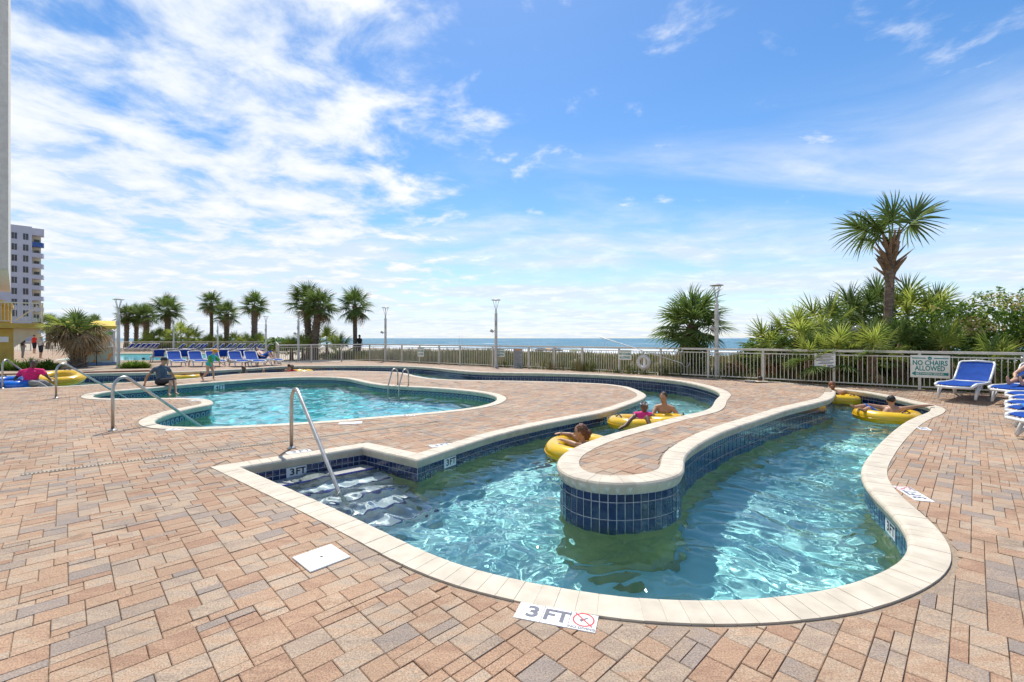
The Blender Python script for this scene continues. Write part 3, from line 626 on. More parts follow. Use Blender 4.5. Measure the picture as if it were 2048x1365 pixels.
# ---------------------------------------------------------------- fences
M_FENCE = pm('fence_powder_coat', (.62, .58, .49), .45, (.54, .50, .42), 9, 3)
PK = bpy.data.meshes.new('picket'); q_ = MB().box((-.009, -.009, 0), (.009, .009, 1)); PK.from_pydata(q_.v, [], q_.f); PK.materials.append(M_FENCE)
PO = bpy.data.meshes.new('post'); q_ = MB().box((-.034, -.034, 0), (.034, .034, 1), bev=.012); PO.from_pydata(q_.v, [], q_.f); PO.materials.append(M_FENCE)
def deck_h(x, y): return float(h_deck(np.array([x]), np.array([y]))[0]) if y < 30 else .1
def fence(pts, label, gap=.106, post=1.75, H=1.08, group='cream picket fences round the pools'):
    pts = [Vector((*p, deck_h(*p))) for p in pts]; root = empty('pool_fence', pts[0], label=label, cat='fence', group=group); org = pts[0]
    top, mid, bot = MB(), MB(), MB()
    for a, b in zip(pts, pts[1:]):
        a, b = a - org, b - org; d = b - a; L_ = d.xy.length; an = atan2(d.y, d.x)
        for mb, z, w, h in ((top, H - .03, .03, .035), (mid, H - .155, .016, .018), (bot, .085, .016, .018)):
            M = Matrix.Translation(a + Vector((0, 0, z))) @ Matrix.Rotation(an, 4, 'Z') @ Matrix.Rotation(-atan2(d.z, L_), 4, 'Y')
            mb.box((0, -w, -h), (d.length, w, h), M, bev=.006)
        npost = max(1, round(L_ / post)); npk = max(1, int(L_ / gap))
        for i in range(npost + (1 if b == pts[-1] - org else 0)):
            p = a + d * (i / npost); inst('post', PO, root, Matrix.Translation(p) @ Matrix.Rotation(an, 4, 'Z') @ Matrix.Diagonal((1, 1, H - .04, 1)))
        for i in range(npk):
            t_ = (i + .5) / npk
            if abs((t_ * npost) - round(t_ * npost)) * L_ / npost < .05: continue
            inst('picket', PK, root, Matrix.Translation(a + d * t_ + Vector((0, 0, .09))) @ Matrix.Rotation(an, 4, 'Z') @ Matrix.Diagonal((1, 1, H - .25, 1)))
    top.obj('top_rail', M_FENCE, root); mid.obj('upper_rail', M_FENCE, root); bot.obj('bottom_rail', M_FENCE, root)
    return root
fence([tuple(p) for p in FENCE], 'long cream picket fence running from the right edge towards the gate', gap=.112)
fence([(-9.1, 29.1), (-13.2, 25.7)], 'short cream fence section with the gate beside the palms')
fence([(-13.2, 25.75), (-27, 52)], 'cream fence seen nearly end-on behind the lying sunbather', gap=.16, post=2.2)
fence([(-27.1, 52), (-62, 52)], 'far cream fence behind the back row of loungers', gap=.2, post=2.4)

# ---------------------------------------------------------------- lettering
def text_mesh(s, size, m, parent, M, name='lettering', align='CENTER', bold=0.0, sx=1.0, fit=None):
    cu = bpy.data.curves.new(name, 'FONT'); cu.body = s; cu.size = size; cu.align_x = align; cu.align_y = 'CENTER'; cu.offset = bold; cu.extrude = .0004; cu.resolution_u = 3
    ob = bpy.data.objects.new(name, cu); link(ob); dg = bpy.context.evaluated_depsgraph_get(); me = bpy.data.meshes.new_from_object(ob.evaluated_get(dg)); bpy.data.objects.remove(ob); bpy.data.curves.remove(cu)
    me.materials.clear(); me.materials.append(m); o = link(bpy.data.objects.new(name, me)); o.parent = parent
    if fit: xs = [q.co.x for q in me.vertices]; sx = fit / max(1e-6, max(xs) - min(xs))
    o.matrix_local = M @ Matrix.Diagonal((sx, 1, 1, 1)); return o
def frame(o, x, n):
    x = Vector(x).normalized(); n = Vector(n); n = (n - x * n.dot(x)).normalized(); y = n.cross(x)
    return Matrix(((x.x, y.x, n.x, o[0]), (x.y, y.y, n.y, o[1]), (x.z, y.z, n.z, o[2]), (0, 0, 0, 1)))
def fence_hit(px):
    k_ = (px - CX) / F
    for a, b in zip(FENCE[:-1], FENCE[1:]):
        d = b - a; den = d[0] - k_ * d[1]
        if abs(den) < 1e-9: continue
        t_ = (k_ * a[1] - a[0]) / den
        if -1e-6 <= t_ <= 1 + 1e-6: return a + d * t_, d / np.linalg.norm(d)
    return None, None
M_SIGN = pm('sign_board', (.80, .79, .70), .4, (.68, .66, .56), 6); M_TEAL = pm('teal_print', (.0, .20, .18), .5, (.0, .22, .20), 30)
M_GREY = pm('grey_print', (.10, .10, .13), .5, (.14, .14, .17), 30); M_YEL = pm('yellow_print', (.75, .52, .05), .5, (.7, .45, .05), 30)
def fence_sign(x0, x1, y0, y1, name, label, cat='sign', col=None):
    a, d = fence_hit(x0); b, _ = fence_hit(x1); c = (a + b) / 2; n = Vector((-.626, -.78, 0)); w = np.hypot(*(b - a)); Y = c[1]
    zc_ = CAMZ + (HY - (y0 + y1) / 2) / F * Y; h = (y1 - y0) / F * Y
    x = Vector((b[0] - a[0], b[1] - a[1], 0)); nn = Vector((x.y, -x.x, 0)).normalized()
    M = frame(Vector((c[0], c[1], zc_)) + nn * .05, x, nn)
    o = MB().box((-w / 2, -h / 2, -.004), (w / 2, h / 2, .004), bev=.001).obj(name, col or M_SIGN, label=label, cat=cat); o.matrix_world = M
    return o, w, h
def bar(o, x0, x1, y0, y1, m, name='print_bar', z=.0052): return mesh_obj(name, [(x0, y0, z), (x1, y0, z), (x1, y1, z), (x0, y1, z)], [(0, 1, 2, 3)], m, o)
def no_chairs(o, w, h, arrow):
    T = lambda y, z=.0052: Matrix.Translation((0, y * h, z))
    if arrow:
        text_mesh('NO CHAIRS', h * .30, M_TEAL, o, T(.15), bold=.005, fit=.88 * w); text_mesh('ALLOWED', h * .30, M_TEAL, o, T(-.09), bold=.005, fit=.76 * w)
        bar(o, -.46 * w, -.10 * w, .345 * h, .39 * h, M_TEAL); bar(o, .10 * w, .46 * w, .345 * h, .39 * h, M_TEAL)
        mesh_obj('emblem', [(.055 * w * cos(k_ * pi / 8), .365 * h + .075 * h * sin(k_ * pi / 8), .0052) for k_ in range(16)], [tuple(range(16))], M_TEAL, o)
        text_mesh('~', h * .16, M_SIGN, o, T(.35, .0062), name='emblem_wave')
        mesh_obj('arrow', [(x * w, y * h, .0052) for x, y in ((.46, -.38), (.46, -.26), (-.36, -.26), (-.36, -.21), (-.47, -.32), (-.36, -.43), (-.36, -.38))], [tuple(range(7))[::-1]], M_TEAL, o)
        text_mesh('BETWEEN SIGNS', h * .105, M_SIGN, o, Matrix.Translation((-.01 * w, -.322 * h, .0062)), bold=.001, fit=.70 * w)
    else:
        text_mesh('NO CHAIRS', h * .30, M_TEAL, o, T(.08), bold=.005, fit=.9 * w); text_mesh('ALLOWED', h * .30, M_TEAL, o, T(-.27), bold=.005, fit=.85 * w); bar(o, -.46 * w, .46 * w, .34 * h, .40 * h, M_TEAL)
o, w, h = fence_sign(1820.5, 1900, 711, 756, 'notice_sign', 'cream NO CHAIRS ALLOWED sign with arrow beside the right loungers'); no_chairs(o, w, h, True)
o, w, h = fence_sign(1238, 1264, 700, 720, 'notice_sign', 'small NO CHAIRS ALLOWED sign next to the ring buoy'); no_chairs(o, w, h, False)
o, w, h = fence_sign(992.5, 1010.5, 697, 714, 'notice_sign', 'small NO CHAIRS ALLOWED sign beside the grey rules board'); no_chairs(o, w, h, False)
o, w, h = fence_sign(837, 849.5, 694, 713.5, 'notice_sign', 'small NO CHAIRS ALLOWED sign nearest the gate'); no_chairs(o, w, h, False)
o, w, h = fence_sign(1629, 1671.5, 707, 734.5, 'rules_sign', 'white pool rules sign with small print on the fence', col=M_WHITE)
for k_, (a_, b_) in enumerate([(-.40, .42), (-.36, .30), (-.42, .38), (-.30, .40), (-.42, .25), (-.2, .42), (-.30, .36)]): bar(o, a_ * w, b_ * w, (.36 - k_ * .105) * h, (.41 - k_ * .105) * h, M_GREY, 'print_line')
bar(o, -.06 * w, .06 * w, -.44 * h, -.33 * h, M_YEL, 'yellow_mark'); bar(o, .12 * w, .40 * w, -.42 * h, -.36 * h, M_BLUE, 'print_line')
o, w, h = fence_sign(1027.8, 1046, 698, 737, 'rules_board', 'tall grey pool rules board on the fence', col=pm('grey_board', (.34, .36, .34), .5, (.28, .30, .28), 7))
for k_ in range(13): bar(o, -.42 * w, (.42 if k_ % 3 else .2) * w, (.36 - k_ * .062) * h, (.385 - k_ * .062) * h, M_GREY, 'print_line')
bar(o, -.45 * w, .45 * w, .42 * h, .47 * h, pm('orange_print', (.7, .22, .04), .5), 'heading_bar')
# ring buoy and reaching pole
def torus(R_, r_, n=36, k_=14, squash=1.0):
    v = [((R_ + r_ * cos(b)) * cos(a), (R_ + r_ * cos(b)) * sin(a), r_ * squash * sin(b)) for a in np.linspace(0, 2 * pi, n, endpoint=False) for b in np.linspace(0, 2 * pi, k_, endpoint=False)]
    f = [(i * k_ + j, ((i + 1) % n) * k_ + j, ((i + 1) % n) * k_ + (j + 1) % k_, i * k_ + (j + 1) % k_) for i in range(n) for j in range(k_)]; return v, f
c, _ = fence_hit(1289); nn = Vector((-.626, -.78, 0)); buoy = empty('ring_buoy', label='grey white ring buoy hanging on the long fence', cat='ring buoy'); buoy.matrix_world = frame(Vector((c[0], c[1], CAMZ + (HY - 724.5) / F * c[1])) + nn * .10, (.78, -.626, 0), nn)
v, f = torus(.215, .062, squash=.8); mesh_obj('ring', v, f, pm('buoy_foam', (.62, .60, .56), .6, (.5, .48, .45), 8), buoy, True)
q_ = MB()
for k_ in range(8): q_.tube([(.29 * cos(k_ * pi / 4 + t_), .29 * sin(k_ * pi / 4 + t_), 0) for t_ in (0, .25, .5, pi / 4)], .006, 5)
q_.obj('grab_rope', M_WHITE, buoy)
MB().box((-.05, -.35, -.09), (.05, .3, -.06)).obj('bracket', M_WHITE, buoy)
pa, pb = fence_hit(1201)[0], fence_hit(1366)[0]
M_ALU = pm('aluminium', (.60, .60, .58), .35, (.5, .5, .48), 9, metal=.7)
rp = empty('reaching_pole', label='long aluminium reaching pole leaning on the fence', cat='pole')
A_, B_ = Vector((pa[0] - .05, pa[1] - .06, CAMZ + (HY - 674.3) / F * pa[1])), Vector((pb[0] - .05, pb[1] - .07, CAMZ + (HY - 727) / F * pb[1]))
MB().tube([A_, B_], .016, 8).obj('shaft', M_ALU, rp); MB().tube([B_ + Vector((.13 * (1 - cos(t_)), 0, -.13 * sin(t_))) for t_ in np.linspace(0, 3.4, 10)], .010, 6).obj('crook', M_ALU, rp)

# ---------------------------------------------------------------- lamp posts
M_POST = pm('lamp_post_paint', (.60, .58, .52), .45, (.50, .48, .43), 4, 3)
M_LAMPH = pm('lamp_hood', (.42, .42, .40), .4, (.35, .35, .33), 6)
lp_meshes = {}
def lamp_post(x, Y, label, ytop=None, lean=0):
    X = (x - CX) / F * Y; z0 = deck_h(X, Y) if Y < 30 else .1; H = CAMZ + (HY - ytop) / F * Y - z0 if ytop else 3.35
    root = empty('lamp_post', (X, Y, z0), random.uniform(0, .3), label=label, cat='lamp post', group='lamp posts along the fences')
    if not lp_meshes:
        def mk(nm, mb, m): me = bpy.data.meshes.new(nm); me.from_pydata(mb.v, [], mb.f); me.materials.append(m); lp_meshes[nm] = me
        mk('pole', MB().lathe([(.0, 0), (.105, 0), (.105, .05), (.075, .07), (.068, 2.55), (.075, 2.56), (.075, 2.62), (.045, 2.64), (.038, 2.82), (.0, 2.83)], 12), M_POST)
        mk('lamp_arm', MB().tube([(.02, 0, 2.8), (.15, 0, 3.25)], .012, 6).tube([(-.02, 0, 2.8), (-.15, 0, 3.25)], .012, 6).tube([(0, .02, 2.8), (0, .15, 3.25)], .012, 6).tube([(0, -.02, 2.8), (0, -.15, 3.25)], .012, 6), M_LAMPH)
        mk('lamp_head', MB().lathe([(0, 3.34), (.10, 3.34), (.235, 3.285), (.24, 3.27), (.20, 3.262), (.0, 3.25)], 20), M_LAMPH)
        mk('loudspeaker', MB().lathe([(0, 0), (.05, 0), (.075, .16), (.06, .18), (0, .18)], 12, Matrix.Translation((-.12, -.05, 1.72)) @ Matrix.Rotation(R(-60), 4, 'Y')).box((-.10, -.02, 1.76), (-.05, .02, 1.80)), M_LAMPH)
        mk('junction_box', MB().box((-.05, -.12, 2.05), (.05, -.065, 2.25), bev=.008), M_LAMPH)
    s = H / 3.34
    pole = inst('pole', lp_meshes['pole'], root, Matrix.Diagonal((1, 1, s, 1)))
    for nm in lp_meshes:
        if nm != 'pole': inst(nm, lp_meshes[nm], pole if nm in ('loudspeaker', 'junction_box') else root, None if nm in ('loudspeaker', 'junction_box') else Matrix.Diagonal((1, 1, s, 1)))
for x, Y, yt, lb in ((1433, 16.6, 568, 'tall cream lamp post beside the bushy palm at the fence'), (992, 22.6, 598, 'cream lamp post behind the NO CHAIRS sign mid-fence'), (771, 28.5, 614, 'cream lamp post right of the lone tall palm'), (597, 30, 620.5, 'cream lamp post left of the paired palms'),
                     (237, 22, 597, 'tall pale lamp post beside the yellow-roofed kiosk'), (532, 38, 632, 'thin lamp post right of the leaning palm'), (435.5, 45, 639, 'thin lamp post between two palms behind the loungers'), (347.5, 46, 638, 'thin lamp post against the palmetto thicket')):
    lamp_post(x, Y, lb, yt)

# ---------------------------------------------------------------- handrails, ladder, drain, lids, depth markers
def handrail(b, e, za, label, ze=-.5):
    b, e = Vector(b), Vector(e); d = (e - b); d.z = 0; L_ = d.length; d.normalize(); root = empty('pool_handrail', b, label=label, cat='handrail', group='stainless handrails into the pools')
    p = [Vector((0, 0, 0)), Vector((0, 0, za - .32)), Vector((0, 0, za - .22))]
    p += [d * (.16 * (1 - cos(t_))) + Vector((0, 0, za - .22 + .22 * sin(t_))) for t_ in np.linspace(.25, 2.0, 9)]
    end = d * L_ + Vector((0, 0, ze - b.z)); last = p[-1]
    p += [last.lerp(end, t_) for t_ in (.1, .5, .9)] + [end - Vector((0, 0, .02)), end - Vector((0, 0, .25))]
    MB().tube(p, .024, 12).obj('rail', M_STEEL, root, True)
    MB().lathe([(.0, .03), (.03, .03), (.034, .02), (.06, .012), (.062, .003), (0, .003)], 16).obj('base_flange', M_STEEL, root, True)
handrail(P(583, 897), (-1.84, 5.16, 0), .84, 'near stainless handrail standing at the entry steps of the lazy river')
handrail(P(225.5, 862), (-6.05, 9.35, 0), .88, 'stainless handrail at the swimming pool bay, second from the near one')
handrail(P(112.3, 797), (-11.3, 13.8, 0), .88, 'stainless handrail in front of the person in pink')
handrail(P(5, 778), (-16.6, 16.6, 0), .88, 'leftmost stainless handrail cut by the left edge')
e0 = P(790, 773); ed = Vector((2.3, -1.4, 0)).normalized(); wn_ = Vector((-.52, -.85, 0))
lad = empty('pool_ladder', (0, 0, 0), label='stainless ladder with two hooped rails at the swimming pool', cat='pool ladder')
for k_ in (-.24, .24):
    c = Vector(e0) + ed * k_; p = [c - wn_ * .36, c - wn_ * .36 + Vector((0, 0, .38))] + [c - wn_ * (.36 - .14 * (1 - cos(t_))) + Vector((0, 0, .38 + .16 * sin(t_))) for t_ in np.linspace(.3, 2.5, 8)] + [c + wn_ * .06 + Vector((0, 0, .02)), c + wn_ * .07 + Vector((0, 0, -1.0))]
    MB().tube(p, .022, 10).obj('rail', M_STEEL, lad, True)
for z in (-.35, -.62, -.88): MB().tube([Vector(e0) + ed * s_ * .24 + wn_ * .07 + Vector((0, 0, z)) for s_ in (-1, 1)], .03, 8).obj('rung', M_STEEL, lad)
# channel drain
da, db = P(42, 951), P(880, 843); dv = Vector(db - da); Ld = dv.length; Md = frame(Vector(da) + Vector((0, 0, .004)), dv, (0, 0, 1))
M_DRAIN = pm('drain_grate', (.44, .37, .28), .7, (.36, .30, .22), 9); drain = empty('channel_drain', label='narrow slotted drain crossing the pavers behind the steps', cat='drain'); drain.matrix_world = Md
MB().box((0, -.03, -.012), (Ld, .03, -.002)).obj('channel', pm('drain_dark', (.03, .028, .025), .9), drain)
q_ = MB()
for sgn in (-1, 1): q_.box((0, sgn * .03 - .006, -.01), (Ld, sgn * .03 + .006, .002))
q_.obj('edge_strip', M_DRAIN, drain)
gb = bpy.data.meshes.new('grate_bar'); q_ = MB().box((-.008, -.026, -.006), (.008, .026, .0015)); gb.from_pydata(q_.v, [], q_.f); gb.materials.append(M_DRAIN)
for k_ in range(int(Ld / .034)):
    if k_ < 150: inst('grate_bar', gb, drain, Matrix.Translation((k_ * .034 + .017, 0, 0)))
o = MB().box((-.14, -.145, .002), (.14, .145, .012), bev=.003).obj('skimmer_lid', M_WHITE, label='square white skimmer lid set in the near pavers', cat='lid'); o.matrix_world = Matrix.Translation((LID[0], LID[1], 0)) @ Matrix.Rotation(PAV_A + R(3), 4, 'Z')
mesh_obj('finger_hole', [(.011 * cos(k_ * pi / 6), .011 * sin(k_ * pi / 6), .0126) for k_ in range(12)], [tuple(range(12))], M_BLACK, o)
for sx, sy in ((-.1, .12), (.12, -.1)): mesh_obj('screw', [(sx + .005 * cos(k_ * pi / 4), sy + .005 * sin(k_ * pi / 4), .0126) for k_ in range(8)], [tuple(range(8))], M_GREY, o)
o = MB().box((-.2, -.1, .002), (.2, .1, .010), bev=.003).obj('skimmer_lid', M_WHITE, label='white rectangular lid in the pavers on the near side of the swimming pool', cat='lid'); o.matrix_world = Matrix.Translation(tuple(P(701, 847))) @ Matrix.Rotation(R(12), 4, 'Z')
def no_dive(o, s, cx_):
    ring = [(cx_ + s * a * cos(k_ * pi / 14), s * (.10) + s * a * sin(k_ * pi / 14), .0012) for a in (.40, .34) for k_ in range(28)]
    mesh_obj('prohibition_ring', ring, [(k_, (k_ + 1) % 28, 28 + (k_ + 1) % 28, 28 + k_) for k_ in range(28)], M_RED, o)
    d = Vector((.7, -.7)); n = Vector((.7, .7)) * .028
    mesh_obj('slash', [(cx_ + s * (a * d.x + b * n.x), s * (.10 + a * d.y + b * n.y), .0014) for a, b in ((-.5, -1), (.5, -1), (.5, 1), (-.5, 1))], [(0, 1, 2, 3)], M_RED, o)
    mesh_obj('diver_figure', [(cx_ + s * x, s * (.10 + y), .0010) for x, y in ((-.16, -.05), (-.05, -.14), (.0, -.04), (.16, .13), (.13, .17), (-.03, .05), (-.10, .02))], [tuple(range(7))], M_GREY, o)
def marker(x, y, ang, label, full=True, s=.150, z=0.0, word=True):
    c = P(x, y, z); o = empty('depth_marker', (c[0], c[1], c[2] + .0052), ang, label=label, cat='depth marker', group='depth marker tiles set in the deck')
    n = 3 if full else 2; x0 = -n / 2 * s
    for k_ in range(n): MB().box((x0 + k_ * s + .0015, -s / 2, -.006), (x0 + (k_ + 1) * s - .0015, s / 2, 0), bev=.001).obj('marker_tile', M_WHITE, o)
    T = lambda xx, yy: Matrix.Translation((xx, yy, .0008))
    text_mesh('3', s * .92, M_GREY, o, T(x0 + s * .62, 0), bold=.004, sx=1.15); text_mesh('FT', s * .92, M_GREY, o, T(x0 + s * 1.52, 0), bold=.004, sx=1.02)
    if full: no_dive(o, s, x0 + 2.5 * s); text_mesh('NO DIVING', s * .165, M_GREY, o, T(x0 + 2.5 * s, -.40 * s), bold=.0008, sx=1.1)
    return o
marker(1112, 1235, atan2(*(P(1199.8, 1232.6) - P(1040.9, 1203.5))[[1, 0]]), '3 FT NO DIVING tile in the nearest pavers by the front coping')
marker(1825, 988, atan2(*(P(1790, 968) - P(1850, 1005))[[1, 0]]), '3 FT NO DIVING tile on the right deck beside the bend')
marker(880, 891, R(32), 'faded 3 FT tile on the pavers behind the river corner', False)
marker(597, 904, R(40), 'faded 3 FT tile at the foot of the near handrail', False)
marker(1848, 858, R(60), '3 FT tile on the right deck opposite the boy on the tube', False)
marker(815, 831.5, R(8), 'faded 3 FT tile between the two pools', False)
marker(352, 859.5, R(5), 'faded 3 FT tile at the swimming pool bay', False)
marker(395, 797.5 + 4, R(3), 'faded 3 FT tile on the pool peninsula', False)
def wall_sign(owner, B, N_, x, y, zr, s, ztop, num='3'):
    p = P(x, y, zr); k_ = int(np.argmin(np.hypot(B[:, 0] - p[0], B[:, 1] - p[1]))); n = Vector((-N_[k_][0], -N_[k_][1], 0)).normalized(); xr = Vector((0, 0, 1)).cross(n); c = Vector((B[k_][0], B[k_][1], ztop - s / 2)) + n * .009
    o = MB().box((-s, -s / 2, -.006), (s, s / 2, 0)).obj('depth_marker_tile', M_WHITE, owner); M = frame(c, xr, n); o.matrix_local = M
    text_mesh(num, s * .95, M_BLACK, owner, M @ Matrix.Translation((-.42 * s, 0, .001)), bold=.003, sx=1.1); text_mesh('FT', s * .95, M_BLACK, owner, M @ Matrix.Translation((.42 * s, 0, .001)), bold=.003)
wall_sign(river, RB, RIV_N, 597, 915, 0, .122, -.119)
wall_sign(river, RB, RIV_N, 908, 898, 0, .128, -.12)
wall_sign(river, RB, RIV_N, 1224, 822, 0, .128, -.12)
wall_sign(river, RB, RIV_N, 1772, 1018, 0, .128, -.12)
wall_sign(pool, PB, POOL_N, 440, 764, 0, .17, -.115, '4')
# ---------------------------------------------------------------- vegetation
def leaf_mat(name, c1, c2, trans=.35, rough=.55, orand=.3): return pm(name, c1, rough, c2, 3, 3, trans=trans, obj_rand=orand, spec=.2)
M_FROND = leaf_mat('palm_frond', (.10, .165, .04), (.18, .24, .06)); M_FRONDY = leaf_mat('palmetto_frond', (.26, .34, .05), (.40, .43, .10), .5)
M_DEAD = leaf_mat('dead_frond', (.22, .145, .07), (.31, .22, .12), .2, .8); M_PET = leaf_mat('petiole', (.16, .19, .06), (.22, .22, .09), .1)
M_TRUNK = pm('palm_trunk', (.20, .145, .10), .9, (.105, .075, .055), 6, 6, lo=.4, hi=.6, bump=1.0, bscale=14, stretch=(1, 1, 2.5)); M_BOOT = pm('leaf_base', (.27, .17, .095), .85, (.15, .095, .06), 9, 5, bump=.6)
def frond_mesh(name, m, seed, nl=30, spread=118, droop=.22, width=.031, dead=False):
    g = random.Random(seed); v, f = [], []
    def strip(pts, ws, side):
        n0 = len(v)
        for p, w in zip(pts, ws): s = side * (w / 2); v.extend([tuple(p - s), tuple(p + s)])
        for i in range(len(pts) - 1): f.append((n0 + 2 * i, n0 + 2 * i + 1, n0 + 2 * i + 3, n0 + 2 * i + 2))
    hub = Vector((.46, 0, .05)); strip([Vector((0, 0, 0)), Vector((.25, 0, .045)), hub, Vector((.62, 0, .02))], [.035, .028, .022, .01], Vector((0, 1, 0)))
    strip([Vector((0, 0, -.01)), Vector((.25, 0, .03)), hub - Vector((0, 0, .01))], [.02, .016, .012], Vector((0, .2, 1)).normalized())
    for k_ in range(nl):
        a = R(-spread + 2 * spread * (k_ + .5) / nl + g.uniform(-3, 3)); L_ = (.56 if abs(a) < 1.2 else .56 - .13 * (abs(a) - 1.2)) * g.uniform(.88, 1.06)
        b0 = hub + Vector((.14 * max(0, cos(a)) , .0, -.01)); d = Vector((cos(a), sin(a), .14 * cos(2 * a) + (0.10 if k_ % 2 else -.02)))
        fold = g.uniform(.15, .6) if dead else 0; pts = []
        for t_ in (0, .35, .7, 1.0):
            q = b0 + d * (L_ * t_); q.z -= (droop + fold) * L_ * t_ ** 2.2 * (1 + .25 * g.random()); q.x -= .05 * t_ ** 2 * abs(sin(a)); pts.append(q)
        strip(pts, [width * .8, width * 1.15, width * .75, .003], Vector((-sin(a), cos(a), .35 * (1 if k_ % 2 else -1))).normalized())
    me = bpy.data.meshes.new(name); me.from_pydata(v, [], f); me.materials.append(m); return me
FR = [frond_mesh('frond', M_FROND, s, nl=n, droop=d, spread=sp) for s, n, d, sp in ((1, 34, .16, 120), (2, 30, .34, 112), (3, 32, .24, 125))]
FY = [frond_mesh('frond', M_FRONDY, s, nl=n, droop=d, spread=sp) for s, n, d, sp in ((4, 26, .08, 105), (5, 28, .16, 112))]
FD = [frond_mesh('dead_frond', M_DEAD, s, nl=18, droop=.5, spread=80, dead=True) for s in (6, 7)]
def place_frond(root, me, top, az, el, s, roll=0, name='frond'):
    M = Matrix.Translation(top) @ Matrix.Rotation(az, 4, 'Z') @ Matrix.Rotation(-el, 4, 'Y') @ Matrix.Rotation(roll, 4, 'X') @ Matrix.Diagonal((s, s, s, 1)); inst(name, me, root, M)
def palm(x, yc, Y, rad, label, tw=.17, nf=26, dead=4, lean=0.0, seed=0, boots=40, zb=None, min_el=-40, bulge=1.0, boot_from=.35, name='palm_tree', group='sabal palms', meshes=None, boot_len=1.0, az_list=None):
    g = random.Random(seed); c = at(x, yc, Y); X0 = c.x - lean; z0 = zb if zb is not None else float(beach_z(np.array([X0]), np.array([Y]))[0])
    root = empty(name, (X0, Y, z0), label=label, cat='palm tree', group=group); H = c.z - z0; top = Vector((lean, 0, H)); pts, rs = [], []
    for i in range(13):
        t_ = i / 12; pts.append(Vector((lean * t_ ** 1.6, .04 * sin(3 * t_ + seed), H * t_))); rs.append(tw * (1.25 - .35 * min(1, t_ * 5)) * (1 + .06 * g.uniform(-1, 1)) * (1 + (bulge - 1) * t_ ** 2))
    tr = MB().tube(pts, rs, 12)
    for k_ in range(boots):
        t_ = boot_from + (1 - boot_from) * (k_ + g.random()) / boots; i = min(11, int(t_ * 12)); p = pts[i].lerp(pts[i + 1], t_ * 12 - i); r = rs[i]; a = k_ * 2.4 + g.uniform(-.3, .3)
        o_ = Vector((cos(a), sin(a), 0)); s_ = Vector((-sin(a), cos(a), 0)); L_ = g.uniform(.18, .32) * boot_len; u = (o_ * .55 + Vector((0, 0, .85)) + s_ * g.uniform(-.45, .45)).normalized(); b = p + o_ * r * .8
        w = .055 * (tw / .17); tr.add([b - s_ * w, b + s_ * w, b + u * L_ + s_ * w * .55 + o_ * .02, b + u * L_ - s_ * w * .55 + o_ * .02, b + o_ * .05 + u * L_ * .3 - s_ * w * .3, b + o_ * .05 + u * L_ * .3 + s_ * w * .3], [(0, 1, 5, 4), (4, 5, 2, 3), (1, 2, 5), (0, 4, 3), (3, 2, 1, 0)])
    tr.obj('trunk', M_TRUNK if boots < 200 else M_BOOT, root)
    ms = meshes or FR
    for k_ in range(nf):
        q = k_ / nf; az = az_list[k_ % len(az_list)] + g.uniform(-.15, .15) if az_list else k_ * 2.39996 + g.uniform(-.3, .3)
        el = R(82 - (82 - min_el) * q ** .8 + g.uniform(-9, 9)); place_frond(root, ms[k_ % len(ms)], top + Vector((0, 0, -.10 * q)), az, el, rad * g.uniform(.86, 1.08), g.uniform(-.5, .5))
    for k_ in range(dead): place_frond(root, FD[k_ % 2], top - Vector((0, 0, .12)), g.uniform(0, 6.28), R(g.uniform(-85, -45)), rad * g.uniform(.7, .95), g.uniform(-.5, .5), 'dead_frond')
    return root
# the tall palm on the right: trimmed head of a few big fans above a skirt of brown leaf bases
tall = palm(1781, 484, 15.2, 1.55, 'tall trimmed sabal palm rising above the palmetto thicket on the right', tw=.15, nf=0, dead=0, boots=26, boot_from=.12, seed=3, lean=.15, name='tall_palm', bulge=1.0, boot_len=.35)
c = at(1781, 484, 15.2) - Vector(tall.location)
for az, el, s, ro, k_ in ((R(176), R(26), 1.75, .7, 1), (R(186), R(36), 1.65, -.9, 1), (R(170), R(50), 1.35, -.3, 0), (R(110), R(78), 1.6, .9, 2), (R(230), R(72), 1.55, -.8, 0), (R(4), R(47), 1.95, .9, 0), (R(352), R(40), 1.75, -.5, 1), (R(205), R(30), 1.15, .5, 2), (R(165), R(8), 1.05, .4, 1)):
    place_frond(tall, FR[k_], c + Vector((0, 0, -.05)), az, el, s, ro)
g = random.Random(5); bt = bpy.data.meshes.new('leaf_base'); q_ = MB(); q_.add([(0, -.05, -.015), (0, .05, -.015), (.28, .035, .0), (.28, -.035, 0), (.62, .016, .03), (.62, -.016, .03), (0, -.03, .03), (0, .03, .03), (.28, 0, .035)], [(0, 3, 2, 1), (3, 5, 4, 2), (1, 2, 8, 7), (0, 6, 8, 3), (7, 8, 6), (8, 2, 4), (8, 4, 5), (8, 5, 3)]); bt.from_pydata(q_.v, [], q_.f); bt.materials.append(M_BOOT)
for k_ in range(46):
    t_ = k_ / 45; z = c.z - .12 - 1.1 * t_; az = k_ * 2.4; el = R(66 - 26 * t_ + g.uniform(-14, 14)); s = g.uniform(.7, 1.25) * (1 if t_ < .8 else .8)
    if k_ in (44, 41): el = R(-48)
    inst('leaf_base', bt, tall, Matrix.Translation(Vector((c.x - .02 * t_, 0, z)) + Vector((cos(az), sin(az), 0)) * .11) @ Matrix.Rotation(az, 4, 'Z') @ Matrix.Rotation(-el, 4, 'Y') @ Matrix.Rotation(g.uniform(-.5, .5), 4, 'X') @ Matrix.Diagonal((s, 1.5, 1.5, 1)))
palm(1384, 652, 18.3, 1.60, 'bushy young palm behind the fence beside the tall cream lamp post', tw=.30, nf=34, dead=3, boots=70, seed=8, min_el=-30, boot_from=.05, bulge=.8)
palm(710, 612, 34, 1.45, 'lone tall palm with a thin trunk right of the paired palms', tw=.17, nf=30, dead=5, seed=1, boots=12, boot_from=.8, min_el=-52)
